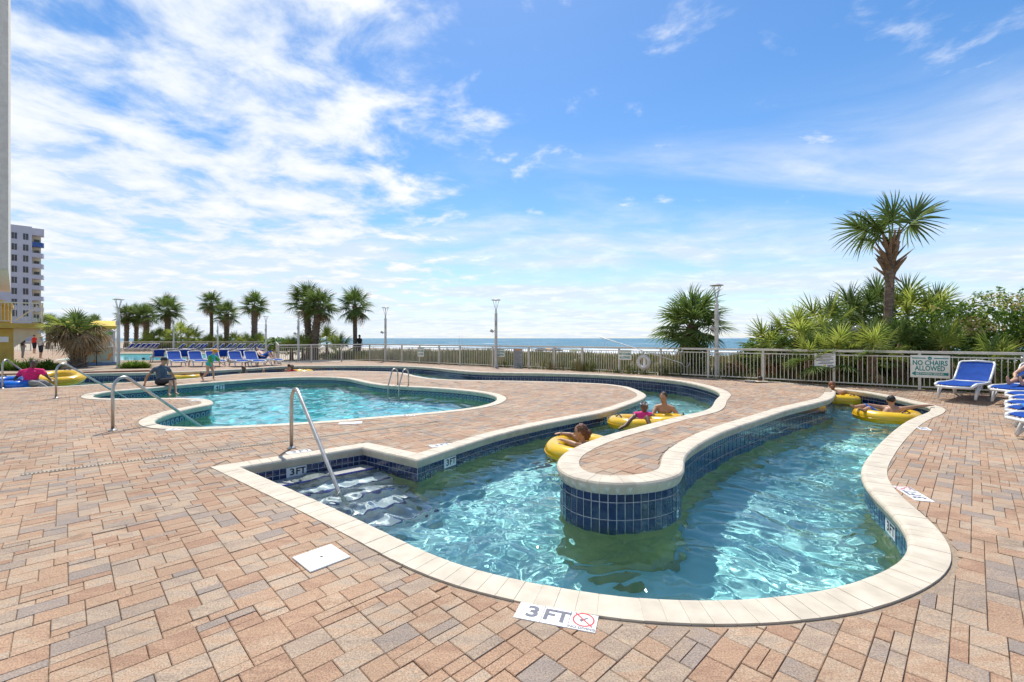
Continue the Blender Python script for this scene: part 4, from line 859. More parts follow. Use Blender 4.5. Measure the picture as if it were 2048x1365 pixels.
palm(612, 604, 33, 1.45, 'left and taller of the paired palms behind the fence corner', tw=.25, nf=28, dead=5, seed=2, boots=80, lean=-.25, boot_from=.1, min_el=-45)
palm(638, 614, 32, 1.45, 'right and leaning one of the paired palms behind the fence corner', tw=.27, nf=28, dead=4, seed=4, boots=80, lean=.35, boot_from=.1, min_el=-45)
palm(509, 612, 55, 1.8, 'palm with thick rough trunk left of the lamp post behind the loungers', tw=.36, nf=28, dead=4, seed=5, boots=60, boot_from=.1, zb=.1)
palm(453, 628, 55.5, 1.75, 'short rough-trunked palm behind the middle of the lounger row', tw=.3, nf=26, dead=6, seed=6, boots=50, boot_from=.1, zb=.1)
palm(423, 607, 56, 1.6, 'slim smooth-trunked palm left of the short rough one', tw=.22, nf=26, dead=8, seed=7, boots=14, boot_from=.75, zb=.1)
palm(336, 622, 56, 2.1, 'full-headed palm above the palmetto thicket at the far fence', tw=.34, nf=30, dead=4, seed=9, boots=50, boot_from=.1, zb=.1)
palm(293, 633, 57, 1.7, 'palm right of the tall pale lamp post, nearest the thicket', tw=.33, nf=26, dead=4, seed=10, boots=40, boot_from=.1, zb=.1)
palm(273, 633, 58, 1.6, 'middle palm of the three right of the tall pale lamp post', tw=.26, nf=24, dead=4, seed=11, boots=40, boot_from=.1, zb=.1)
palm(253, 631, 57, 1.5, 'palm closest to the tall pale lamp post', tw=.28, nf=24, dead=4, seed=12, boots=40, boot_from=.1, zb=.1)
palm(97, 648, 60, 1.5, 'small distant palm beside the white hotel', tw=.3, nf=24, dead=4, seed=13, boots=30, zb=.1)
for k_, (x, yc) in enumerate(((127, 652), (157, 645), (188, 648))): palm(x, yc, 70, 1.6, ['distant palm top just right of the balcony', 'distant palm top left above the kiosk roof', 'distant palm top right above the kiosk roof'][k_], tw=.3, nf=20, dead=3, seed=20 + k_, boots=16, zb=.1)
dp = palm(155, 668, 22.3, 1.25, 'shaggy palm with hanging dead brown fronds beside the kiosk', tw=.30, nf=12, dead=0, seed=14, boots=60, boot_from=.05, zb=.1, min_el=10, bulge=.95)
g = random.Random(9); c = at(155, 664, 22.3) - Vector(dp.location)
for k_ in range(30): place_frond(dp, FD[k_ % 2], c, k_ * 2.4, R(g.uniform(-70, 12)), g.uniform(1.05, 1.5), g.uniform(-.6, .6), 'dead_frond')
for k_ in range(8): place_frond(dp, FY[k_ % 2], c, R(150) + k_ * .33, R(g.uniform(-5, 40)), g.uniform(1.2, 1.5), g.uniform(-.6, .6))
def palmetto(x, yt, Y, rad, label, nf=14, seed=0, yellow=True, low=-15, group='palmettos behind the fence', dead=2):
    g = random.Random(seed); X = (x - CX) / F * Y; z0 = float(beach_z(np.array([X]), np.array([Y]))[0]) if Y < 40 else .1; zt = CAMZ + (HY - yt) / F * Y; H = max(.08, zt - z0 - rad * .92)
    root = empty('palmetto', (X, Y, z0), label=label, cat='palmetto', group=group)
    q_ = MB()
    for k_ in range(3): q_.tube([(.1 * cos(k_ * 2.1), .1 * sin(k_ * 2.1), -.05), (.06 * cos(k_ * 2.1 + 1), .06 * sin(k_ * 2.1), H * .6), (0, 0, H)], [.09, .08, .06], 7)
    q_.obj('stem', M_BOOT, root)
    for k_ in range(nf): place_frond(root, (FY if (yellow and k_ % 3) else FR)[k_ % 2], Vector((0, 0, H * (1 - .35 * (k_ / nf)))), k_ * 2.4 + g.uniform(-.3, .3), R(80 - (80 - low) * (k_ / nf) ** .9 + g.uniform(-8, 8)), rad * g.uniform(.85, 1.1), g.uniform(-.6, .6))
    for k_ in range(dead): place_frond(root, FD[k_ % 2], Vector((0, 0, H * .6)), g.uniform(0, 6.28), R(g.uniform(-80, -40)), rad * .85, 0, 'dead_frond')
spots = [(1538, 640, 16.4, 1.15, 'leftmost palmetto of the right thicket, reaching over the sea'), (1588, 615, 16.0, 1.2, 'palmetto second from the left in the right thicket'), (1650, 590, 16.2, 1.35, 'yellowish palmetto left of the tall palm, above the rules sign'),
         (1700, 578, 16.8, 1.35, 'palmetto with upright fans left behind the tall palm'), (1668, 648, 14.6, 1.0, 'low palmetto left of the globe lamp'), (1752, 560, 16.8, 1.3, 'palmetto close behind the tall palm trunk'), (1815, 568, 15.9, 1.3, 'palmetto right of the tall palm trunk'),
         (1865, 575, 15.6, 1.3, 'tall palmetto between the tall palm and the leafy hedge'), (1745, 640, 13.9, .95, 'bright upright palmetto in front of the tall palm'), (1800, 630, 14.4, 1.0, 'palmetto behind the large NO CHAIRS sign'), (1618, 660, 14.8, .95, 'low palmetto at the fence left of the rules sign'), (1890, 640, 13.8, .95, 'drooping palmetto at the foot of the leafy hedge'), (1985, 668, 12.9, .9, 'palmetto hanging over the fence above the right loungers')]
for k_, (x, yt, Y, rad, lb) in enumerate(spots): palmetto(x, yt, Y, rad, lb, nf=17, seed=30 + k_, yellow=(k_ not in (3, 5, 9)), dead=4)
for k_, (x, yt, Y, rad) in enumerate(((318, 655, 55, 1.6), (362, 645, 54, 1.8), (388, 655, 55, 1.6), (345, 660, 53.5, 1.5), (300, 662, 54, 1.4), (420, 668, 55, 1.3), (470, 664, 55, 1.4), (495, 667, 54, 1.3), (440, 670, 55, 1.2), (520, 668, 53.8, 1.2))):
    palmetto(x, yt, Y, rad, f'palmetto of the far thicket, {["first", "second", "third", "fourth", "fifth", "sixth", "seventh", "eighth", "ninth", "tenth"][sorted([318, 362, 388, 345, 300, 420, 470, 495, 440, 520]).index(x)]} from the left behind the far fence', nf=14, seed=50 + k_, group='palmettos of the far thicket', dead=1)
for k_, (x, yt, Y, rad, lb) in enumerate(((583, 672, 31, 1.0, 'low palmetto at the fence left of the paired palms'), (606, 664, 32, 1.2, 'palmetto at the foot of the paired palms'), (654, 655, 33, 1.2, 'palmetto right of the paired palms'), (680, 668, 32, 1.3, 'arching palmetto between the paired and the lone palm'))): palmetto(x, yt, Y, rad, lb, nf=13, seed=70 + k_, group='palmettos by the gate')
# leafy shrubs: many small leaves through the crown's volume on a few stems
def leaf_cloud(lobes, n, size, seed):
    g = np.random.default_rng(seed); vol = np.array([l[3] * l[4] * l[5] for l in lobes]) ** .7; pick = g.choice(len(lobes), n, p=vol / vol.sum()); L_ = np.array(lobes)[pick]
    d = g.normal(size=(n, 3)); d /= np.linalg.norm(d, axis=1)[:, None]; r = g.random(n) ** .22; r *= 1 + .16 * np.sin(9 * d[:, 0] + 5 * d[:, 2] + pick) * np.cos(8 * d[:, 1] - pick)
    c = L_[:, :3] + d * r[:, None] * L_[:, 3:6]; nrm = d + g.normal(size=(n, 3)) * .7 + (0, 0, .3); nrm /= np.linalg.norm(nrm, axis=1)[:, None]
    t_ = np.cross(nrm, g.normal(size=(n, 3))); t_ /= np.linalg.norm(t_, axis=1)[:, None]; b = np.cross(nrm, t_); s = size * g.uniform(.6, 1.3, n)[:, None]
    v = np.stack([c - t_ * s, c - b * s * .45 + nrm * s * .1, c + t_ * s, c + b * s * .45 + nrm * s * .1], 1).reshape(-1, 3); return v, np.arange(4 * n).reshape(n, 4), g
def rnd_ramp_mat(name, stops, trans=.3, rough=.5):
    m = bpy.data.materials.new(name); m.use_nodes = True; N, L = nodes_of(m); b = N['Principled BSDF']; a = N.new('ShaderNodeAttribute'); a.attribute_name = 'rnd'; r = N.new('ShaderNodeValToRGB'); e = r.color_ramp.elements
    e[0].position, e[0].color = stops[0][0], (*stops[0][1], 1); e[1].position, e[1].color = stops[-1][0], (*stops[-1][1], 1)
    for p, c in stops[1:-1]: q = e.new(p); q.color = (*c, 1)
    L.new(a.outputs['Fac'], r.inputs[0]); L.new(r.outputs[0], b.inputs['Base Color']); b.inputs['Roughness'].default_value = rough; b.inputs['Specular IOR Level'].default_value = .2
    tr = N.new('ShaderNodeBsdfTranslucent'); L.new(r.outputs[0], tr.inputs[0]); ms = N.new('ShaderNodeMixShader'); ms.inputs[0].default_value = trans; L.new(b.outputs[0], ms.inputs[1]); L.new(tr.outputs[0], ms.inputs[2]); L.new(ms.outputs[0], N['Material Output'].inputs[0]); return m
M_LEAF = rnd_ramp_mat('hedge_leaf', [(0, (.05, .10, .02)), (.4, (.11, .20, .03)), (.75, (.22, .33, .05)), (.9, (.42, .42, .07)), (1, (.60, .46, .22))], .5, .7)
def shrub(lobes, n, size, label, seed, hi=.0, name='leafy_shrub', group='leafy shrubs behind the fence', m=None):
    lo = lobes[0]; base = Vector((lo[0], lo[1], float(beach_z(np.array([lo[0]]), np.array([lo[1]]))[0]) if lo[1] < 40 else .1)); root = empty(name, base, label=label, cat='shrub', group=group)
    v, f, g = leaf_cloud([(l[0] - base.x, l[1] - base.y, l[2] - base.z, *l[3:]) for l in lobes], n, size, seed); o = mesh_obj('foliage', v, f, m or M_LEAF, root)
    cl_ = np.repeat(np.clip(g.beta(1.6, 2.2, n) + hi * (np.sin(v[::4, 0] * 3.1 + 1) * np.sin(v[::4, 2] * 4.3) > .35) * g.uniform(.4, 1, n), 0, 1), 4); set_rnd(o.data, cl_)
    q_ = MB()
    for l in lobes: q_.tube([(g.uniform(-.2, .2), g.uniform(-.2, .2), -.1), ((l[0] - base.x) * .5, (l[1] - base.y) * .5, (l[2] - base.z) * .5), (l[0] - base.x, l[1] - base.y, l[2] - base.z)], [.05, .035, .015], 6)
    q_.obj('stem', M_TRUNK, root); return root
shrub([(14.0, 14.6, 1.6, 1.1, .8, 1.1), (15.1, 14.2, 2.0, 1.1, .9, 1.05), (16.2, 13.6, 2.0, 1.2, 1.0, 1.15), (14.6, 13.9, 1.0, 1.0, .6, .8)], 13000, .062, 'leafy hedge with yellow and pink blossom at the right edge', 1, .75)
shrub([(17.6, 13.4, 2.1, 1.2, 1.0, 1.2), (16.8, 12.6, 1.2, 1.2, .7, .9), (15.4, 12.6, .8, .9, .5, .7)], 9000, .062, 'leafy hedge end behind the right loungers', 2, .6)
shrub([(13.0, 14.9, 1.2, 1.0, .7, 1.0), (12.2, 15.3, .9, 1.0, .6, .9)], 3200, .08, 'dark green shrub between the tall palm and the hedge', 3, .1)
shrub([(11.2, 16.2, 1.0, 1.1, .6, 1.0), (10.3, 16.6, .8, .9, .6, .8)], 3200, .08, 'dark green shrub under the palmettos left of the tall palm', 4, .1)
shrub([(9.4, 17.3, .8, .8, .5, .75)], 1600, .08, 'dark shrub behind the leftmost palmetto of the right thicket', 5, .1)
shrub([(7.25, 18.0, .9, .55, .45, .9)], 1500, .07, 'vine-covered shrub round the trunk of the bushy young palm', 6, .1)
M_RUST = rnd_ramp_mat('rusty_leaf', [(0, (.10, .06, .03)), (.5, (.30, .15, .05)), (1, (.48, .25, .07))])
shrub([(8.3, 16.9, .35, .45, .35, .32), (9.3, 16.2, .32, .6, .35, .3)], 1300, .06, 'rust-brown dry shrub behind the fence left of the palmettos', 7, 0, m=M_RUST)
for k_, (x, Y, rx) in enumerate(((300, 56, 2.2), (372, 57, 3.0), (430, 57, 2.6), (490, 57, 2.4), (555, 50, 2.0))):
    X = (x - CX) / F * Y; shrub([(X, Y, .8, rx, 1.0, .8), (X + rx * .8, Y + .3, .7, rx * .7, .9, .6)], 900, .20, ['leafy bush at the left end of the far thicket', 'leafy bush under the full-headed palm', 'leafy bush behind the slim palm', 'leafy bush behind the rough-trunked palm', 'leafy bush right of the far lounger row'][k_], 10 + k_, .25, group='bushes of the far thicket')
# dune plants and sea oats, too many to count
M_DUNE = rnd_ramp_mat('dune_plants', [(0, (.05, .07, .02)), (.3, (.11, .14, .035)), (.55, (.20, .20, .06)), (.75, (.25, .18, .08)), (1, (.36, .28, .14))], .25, .7)
def blades(n, seed, hmin, hmax, width, glo, ghi, tlo, thi, lean=.35):
    g = np.random.default_rng(seed); a = np.array((12.9, 11.45)); d = np.array((-.78, .626)); off = np.array((.626, .78)); cl = g.uniform(tlo, thi, n // 12); cg = glo + (ghi - glo) * g.random(n // 12) ** 1.4; k_ = g.integers(0, n // 12, n)
    t_ = cl[k_] + g.normal(0, .16, n); gg = np.maximum(cg[k_] + g.normal(0, .16, n), glo); p = a + d * t_[:, None] + off * gg[:, None]; z = beach_z(p[:, 0], p[:, 1]); h = g.uniform(hmin, hmax, n) * (.75 + .4 * np.sin(cl[k_] * 2.3) * np.sin(cl[k_] * .9)) ; an = g.uniform(0, 2 * pi, n); ln = g.normal(0, lean, n)
    dx, dy = np.cos(an), np.sin(an); w = width * g.uniform(.6, 1.3, n); b0 = np.stack([p[:, 0], p[:, 1], z - .03], 1); s = np.stack([-dy * w, dx * w, 0 * w], 1); m1 = b0 + np.stack([dx * ln * h * .3, dy * ln * h * .3, h * .6], 1); m2 = b0 + np.stack([dx * ln * h, dy * ln * h, h], 1)
    v = np.stack([b0 - s, b0 + s, m1 + s * .9, m1 - s * .9, m2], 1).reshape(-1, 3); i = np.arange(n)[:, None] * 5; f = [tuple(q) for q in np.concatenate([i, i + 1, i + 2, i + 3], 1)] + [tuple(q) for q in np.concatenate([i + 3, i + 2, i + 4], 1)]
    r = np.repeat(np.clip((k_ % 17) / 17 * .7 + g.normal(.12, .12, n), 0, 1), 5); return v, f, r
v, f, r = blades(34000, 2, .28, .66, .016, .35, 13, -3, 31); v2, f2, r2 = blades(9000, 12, .35, .8, .02, .3, 7, 21, 36); n0 = len(v); v = np.vstack([v, v2]); f += [tuple(i + n0 for i in q) for q in f2]; r = np.r_[r, r2]; o = mesh_obj('dune_grass', v, f, M_DUNE, kind='stuff'); set_rnd(o.data, r)
M_OAT = rnd_ramp_mat('sea_oats', [(0, (.16, .14, .07)), (1, (.35, .28, .15))], .2, .8)
v, f, r = blades(260, 6, .9, 1.75, .004, .8, 6, 5, 23, .22); o = mesh_obj('sea_oat_stems', v, f, M_OAT, kind='stuff'); set_rnd(o.data, r)
# globe lamp in the thicket
c = at(1714, 662, 14.3); gl = empty('globe_lamp', (c.x + .12, c.y, .1), label='dark round globe lamp on a wooden post inside the thicket', cat='lamp'); MB().tube([(0, 0, 0), (0, 0, c.z - .05)], .06, 8).obj('post', M_BOOT, gl); MB().ball((-.12, 0, c.z - .1), .17, 12).obj('globe', pm('smoked_globe', (.12, .12, .12), .15, (.2, .2, .2), 3), gl, True)
# planting bed left, with gravel and grassy clumps
M_MULCH = pm('shell_mulch', (.42, .33, .24), .95, (.26, .19, .13), 22, 6, bump=.8, bscale=30); M_BRICK = pm('edging_brick', (.32, .14, .10), .85, (.24, .11, .08), 9)
bed = [P(-60, 752, .1), P(165, 745, .1), P(300, 742.5, .1), P(300, 737, .1), P(190, 731, .1), P(90, 722, .1), P(-60, 728, .1)]
mesh_obj('planting_bed', [(q[0], q[1], .108) for q in bed], [tuple(range(7))], M_MULCH, kind='structure')
edg = empty('bed_edging', label='low red brick edging in front of the planting bed', cat='edging')
ea, eb = Vector(P(-60, 753, .1)), Vector(P(300, 743.5, .1)); nb = 60
me_e = bpy.data.meshes.new('brick'); q_ = MB().box((-.5, -.5, 0), (.5, .5, 1), bev=.06); me_e.from_pydata(q_.v, [], q_.f); me_e.materials.append(M_BRICK)
for k_ in range(nb): p = ea.lerp(eb, (k_ + .5) / nb); inst('brick', me_e, edg, Matrix.Translation((p.x, p.y, .10)) @ Matrix.Rotation(atan2((eb - ea).y, (eb - ea).x), 4, 'Z') @ Matrix.Diagonal(((eb - ea).length / nb * .95, .11, .07, 1)))
def clump(x, y, h, rad, label, seed, z=.1):
    p = P(x, y, z); g = random.Random(seed); root = empty('grass_clump', p, label=label, cat='plant', group='grassy clumps in the planting bed'); v, f, r = [], [], []
    for k_ in range(420):
        a, rr_ = g.uniform(0, 6.28), rad * sqrt(g.random()); h_ = h * g.uniform(.55, 1.25) * (1.25 - .75 * rr_ / rad); b0 = Vector((rr_ * cos(a), rr_ * sin(a) * .6, 0)); o_ = Vector((cos(a), sin(a), 0)) * h * g.uniform(.5, 1.3) * (rr_ / rad + .15); s_ = Vector((-sin(a), cos(a), 0)) * .014; n0 = len(v)
        v += [b0 - s_, b0 + s_, b0 + o_ * .35 + Vector((0, 0, h_ * .75)) + s_, b0 + o_ * .35 + Vector((0, 0, h_ * .75)) - s_, b0 + o_ + Vector((0, 0, h_ * .85))]; f += [(n0, n0 + 1, n0 + 2, n0 + 3), (n0 + 3, n0 + 2, n0 + 4)]; r += [g.uniform(.2, .9)] * 5
    o = mesh_obj('blades', v, f, M_LEAF, root); set_rnd(o.data, r); MB().lathe([(0, -.02), (rad * .5, -.02), (rad * .3, .10), (0, .14)], 10).obj('root_crown', M_BOOT, root)
for k_, (x, y, h, rad, lb) in enumerate(((22, 741, .5, .55, 'grassy clump nearest the left edge in the bed'), (62, 741, .55, .6, 'grassy clump behind the person in pink'), (95, 740, .5, .5, 'grassy clump left of the shaggy palm'), (265, 737, .42, .5, 'grassy clump right of the tall pale lamp post'), (284, 737, .35, .35, 'small grassy clump beside the first lounger'))): clump(x, y, h, rad, lb, k_)
# ---------------------------------------------------------------- sun loungers
M_LW = pm('lounger_resin', (.74, .74, .72), .35, (.66, .66, .64), 5); M_LB = pm('lounger_sling', (.008, .075, .40), .75, (.012, .10, .48), 7, 4, bump=.2, bscale=120, spec=.25, trans=.35); M_TYRE = pm('grey_wheel', (.25, .25, .25), .6)
LM = {}
def lounger_parts():
    W = .34
    def mk(nm, mb, m, smooth=False):
        me = bpy.data.meshes.new(nm); me.from_pydata(mb.v, [], mb.f); me.materials.append(m)
        if smooth: me.polygons.foreach_set('use_smooth', [True] * len(me.polygons))
        LM[nm] = me
    # local: +x to the foot, origin under the middle; seat at .36
    side = lambda s: [(-.30, s * W, .375), (.2, s * W, .365), (.75, s * W, .375), (.92, s * W, .35), (.97, s * W * .9, .30)]
    fr = MB()
    for s in (-1, 1): fr.tube(side(s), [.030, .030, .034, .034, .03], 8)
    fr.tube([(.97, -W * .9, .30), (1.0, 0, .29), (.97, W * .9, .30)], .030, 8).tube([(-.30, -W, .375), (-.30, W, .375)], .022, 8)
    mk('frame', fr, M_LW, True)
    def sling(p, hw, th=.012):
        v, f = [], []
        for x, z in p:
            for y in np.linspace(-hw, hw, 7): v.append((x, y, z - .020 * (1 - (y / hw) ** 2)))
        n = 7
        for i in range(len(p) - 1):
            for j in range(n - 1): f.append((i * n + j, i * n + j + 1, (i + 1) * n + j + 1, (i + 1) * n + j))
        N0 = len(v); v += [(a, b, c - th) for a, b, c in v]; f += [tuple(N0 + q for q in w[::-1]) for w in f]; q = MB(); q.add(v, f); return q
    mk('seat_sling', sling([(-.28, .388), (.0, .382), (.3, .378), (.6, .384), (.84, .388), (.93, .36)], W - .03), M_LB, True)
    bl = [(-.30, .385), (-.42, .475), (-.61, .65), (-.76, .815), (-.80, .86)]
    bf = MB()
    for s in (-1, 1): bf.tube([(x, s * (W - (.05 if i == 4 else .012)), z) for i, (x, z) in enumerate(bl)], .026, 8)
    bf.tube([(-.797, -W + .05, .857), (-.818, 0, .88), (-.797, W - .05, .857)], .026, 8); mk('backrest_frame', bf, M_LW, True)
    mk('backrest_sling', sling([(x - .004, z + .008) for x, z in bl], W - .035), M_LB, True)
    mk('leg_front', MB().tube([(.62, 0, .36), (.72, 0, .2), (.80, 0, .02)], [.032, .028, .026], 8).tube([(.80, 0, .02), (.62, 0, .18), (.38, 0, .35)], [.026, .024, .028], 8), M_LW, True)
    mk('leg_rear', MB().tube([(-.12, 0, .36), (-.32, 0, .18), (-.44, 0, .02)], [.030, .028, .026], 8).tube([(-.44, 0, .02), (-.5, 0, .2), (-.34, 0, .37)], [.026, .024, .022], 8), M_LW, True)
    mk('back_prop', MB().tube([(-.66, -W + .06, .69), (-.52, -W + .06, .38), (-.52, W - .06, .38), (-.66, W - .06, .69)], .014, 6), M_LW, True)
lounger_parts()
ORD = ['first', 'second', 'third', 'fourth', 'fifth', 'sixth', 'seventh', 'eighth', 'ninth', 'tenth', 'eleventh', 'twelfth', 'thirteenth', 'fourteenth', 'fifteenth', 'sixteenth', 'seventeenth', 'eighteenth']
def lounger(p, foot, label, group):
    o = empty('sun_lounger', p, atan2(foot[1], foot[0]), label=label, cat='sun lounger', group=group)
    if 'left' in group: o.scale = (.88, .88, .88)
    kids = {}
    for nm, me in LM.items():
        if nm in ('leg_front', 'leg_rear'):
            for s in (-1, 1): inst('leg', me, o, Matrix.Translation((0, s * .335, 0)))
        elif nm in ('frame', 'backrest_frame', 'back_prop'): kids[nm] = inst(nm, me, o)
    inst('seat_sling', LM['seat_sling'], kids['frame']); inst('backrest_sling', LM['backrest_sling'], kids['backrest_frame'])
    return o
def dz(x, y, z=.0): p = P(x, y, z); return p
GR = 'blue loungers along the right edge'
lounger((11.35, 11.35, .075), (-.85, -.52), 'blue lounger by the fence below the NO CHAIRS sign', GR); lounger((11.95, 10.55, .07), (-.9, -.43), 'blue lounger by the fence at the right edge with a person lying on it', GR)
for k_, (x, Y) in enumerate(((2006, 9.55), (2016, 8.85), (2008, 8.15), (2010, 7.5), (2012, 6.75))):
    X = (x - CX) / F * Y; lounger((X + 1.36, Y, float(h_near(X + 1.36, Y))), (-1, .02 * k_), ['blue lounger foot at the right edge, farthest of the five in a row', 'second farthest of the five lounger feet at the right edge', 'middle one of the five lounger feet at the right edge', 'lounger at the right edge with the blue towel on it', 'nearest lounger at the right edge, below the blue towel'][k_], GR)
for k_, x in enumerate((338, 381, 416, 462, 494)): lounger(P(x + 14, 733, .1), (.72, -.7), f'blue lounger facing the river, {ORD[k_]} from the left in the front row', 'blue loungers of the left front row')
ly = lounger(P(533, 731, .1), (.95, -.3), 'blue lounger at the right end of the front row under the sunbather', 'blue loungers of the left front row')
for k_, x in enumerate((316, 367, 441, 474, 511)): lounger(P(x, 724, .1), (-.7, .72), f'blue lounger seen from behind, {ORD[k_]} from the left in the second row', 'blue loungers of the left second row')
for k_, x in enumerate((350, 370, 382, 389, 396, 418, 430, 444, 454, 464, 472, 486, 496, 505, 513, 523)): Y = 46 + (k_ % 3) * .25; lounger(((x - CX) / F * Y, Y, .1), (-1, -.25), f'far lounger beyond the back pool, {ORD[k_]} from the left of its row', 'far loungers beyond the back pool')
for k_, x in enumerate((250, 262, 273, 283, 293, 300)): lounger(((x - CX) / F * 49, 49, .1), (-1, -.2), f'far lounger near the tall pale lamp post, {ORD[k_]} from the left', 'far loungers by the far fence')
# towel on the lounger
g = np.random.default_rng(4); M_TOW = pm('beach_towel', (.02, .20, .48), .9, (.70, .74, .78), 9, 2, lo=.48, hi=.54, bump=.4, bscale=60)
X = (2010 - CX) / F * 7.5 + .36; n = 16; v = [(X + .06 + .5 * i / n + .02 * sin(j), 7.22 + .5 * j / n, .41 + .045 * abs(sin(i * .9 + j * .5)) * cos(j * .7) ** 2 - (.12 * (1 - j / 3) if j < 3 else 0)) for i in range(n + 1) for j in range(n + 1)]
v += [(a, b, c - .012) for a, b, c in v]; K = (n + 1) ** 2; f = [(i * (n + 1) + j, (i + 1) * (n + 1) + j, (i + 1) * (n + 1) + j + 1, i * (n + 1) + j + 1) for i in range(n) for j in range(n)]; f += [tuple(K + q for q in w[::-1]) for w in f]
mesh_obj('beach_towel', v, f, M_TOW, smooth=True, label='crumpled blue and white towel on the lounger at the right edge', cat='towel')

# ---------------------------------------------------------------- swim tubes
M_TUBE = pm('yellow_vinyl', (.80, .50, .010), .22, (.72, .42, .008), 3, 2, spec=.5, coat=.4, bump=.15, bscale=14); M_TUBEB = pm('blue_vinyl', (.01, .16, .62), .2, (.01, .12, .5), 3, 2, coat=.5); M_HAND = pm('black_strap', (.02, .02, .02), .5)
def tube(c, label, tilt=(0, 0, 0), R_=.40, r_=.155, m=None):
    o = empty('swim_tube', c, label=label, cat='swim tube', group='inflatable river tubes'); o.rotation_euler = tilt
    n, k_ = 48, 18; v = []
    for i in range(n):
        a = 2 * pi * i / n; w = 1 + .012 * sin(24 * a)
        for j in range(k_): b = 2 * pi * j / k_; rr_ = r_ * w * (1 - .03 * (abs(sin(b)) < .2)); v.append(((R_ + rr_ * cos(b)) * cos(a), (R_ + rr_ * cos(b)) * sin(a), rr_ * .92 * sin(b)))
    f = [(i * k_ + j, ((i + 1) % n) * k_ + j, ((i + 1) % n) * k_ + (j + 1) % k_, i * k_ + (j + 1) % k_) for i in range(n) for j in range(k_)]; ring = mesh_obj('ring', v, f, m or M_TUBE, o, True)
    v, f = torus(R_ + r_ * 1.005, .006, 48, 6); mesh_obj('seam', v, f, m or M_TUBE, ring, True)
    for s in (-1, 1): MB().tube([(s * .11 * cos(t_) if False else (-.09 + .18 * t_ / pi), s * (R_ + .02), r_ * .9 + .045 * sin(t_)) for t_ in np.linspace(0, pi, 8)], .012, 6).obj('handle', M_HAND, o)
    MB().lathe([(0, .014), (.014, .014), (.016, 0)], 10, Matrix.Translation((R_ * .72, R_ * .72, r_ * .9))).obj('valve', M_HAND, ring)
    return o
tube((1.06, 7.02, -.17), 'yellow tube round the woman with the hair bun', (.03, -.06, .6))
tube((2.48, 9.12, -.17), 'yellow tube under the child in pink', (.05, .03, 2.0)); tube((3.1, 9.35, -.16), 'yellow tube in front of the shirtless boy beside the child in pink', (-.06, .05, 1.0), .38, .14)
tube((9.10, 12.75, -.16), 'yellow tube of the red-haired woman behind the paved strip', (0, .05, .3)); tube((8.2, 9.95, -.16), 'yellow tube under the boy in the right lane', (.02, 0, 0), .45, .165)
tube(at(120, 757, 15.9), 'yellow tube beside the person in the pink shirt', (.18, .05, .4), .5, .18); tube(at(20, 767, 14.4), 'blue tube at the left edge beside the person in the pink shirt', (.12, .0, 1.2), .42, .17, M_TUBEB)
tube((*P(375, 757.5, -.2)[:2], -.16), 'yellow tube low in the far lane behind the walking girl', (0, 0, .3)); tube((*P(603, 744, -.12)[:2], -.15), 'pale yellow tube beside the swimmers in the far lane', (0, 0, .8))
# ---------------------------------------------------------------- people
SK = {k_: pm('skin_' + k_, c, .5, tuple(q * .85 for q in c), 6, 3, sub=.1) for k_, c in dict(light=(.55, .32, .21), tan=(.46, .25, .145), dark=(.12, .06, .035), brown=(.17, .085, .048)).items()}
HR = {k_: pm('hair_' + k_, c, .55, tuple(q * .5 for q in c), 40, 3, bump=.8, bscale=50) for k_, c in dict(black=(.012, .010, .009), brown=(.05, .028, .015), auburn=(.16, .055, .02), red=(.30, .11, .035), blond=(.42, .28, .12)).items()}
def cloth(nm, c, c2=None): return pm(nm, c, .85, c2, 12, 4, bump=.3, bscale=80)
CL = dict(pink=cloth('pink_swimsuit', (.85, .05, .28)), black=cloth('black_swimsuit', (.015, .015, .018)), grey=cloth('grey_shirt', (.10, .125, .16)), shorts=cloth('dark_shorts', (.03, .03, .035)), fuch=cloth('fuchsia_shirt', (.80, .02, .16)), teal=cloth('turquoise_swimsuit', (.03, .42, .50), (.06, .50, .30)), red=cloth('red_shirt', (.62, .03, .025)), white=cloth('white_shirt', (.62, .60, .55)), navy=cloth('navy_shorts', (.012, .016, .035)), khaki=cloth('grey_trousers', (.28, .27, .25)), cap=cloth('dark_cap', (.03, .033, .04)), straw=cloth('straw_hat', (.62, .52, .36)), green=cloth('green_float', (.10, .38, .07)), bluet=cloth('blue_trunks', (.03, .14, .5)), orange=cloth('orange_hat', (.75, .30, .03)))
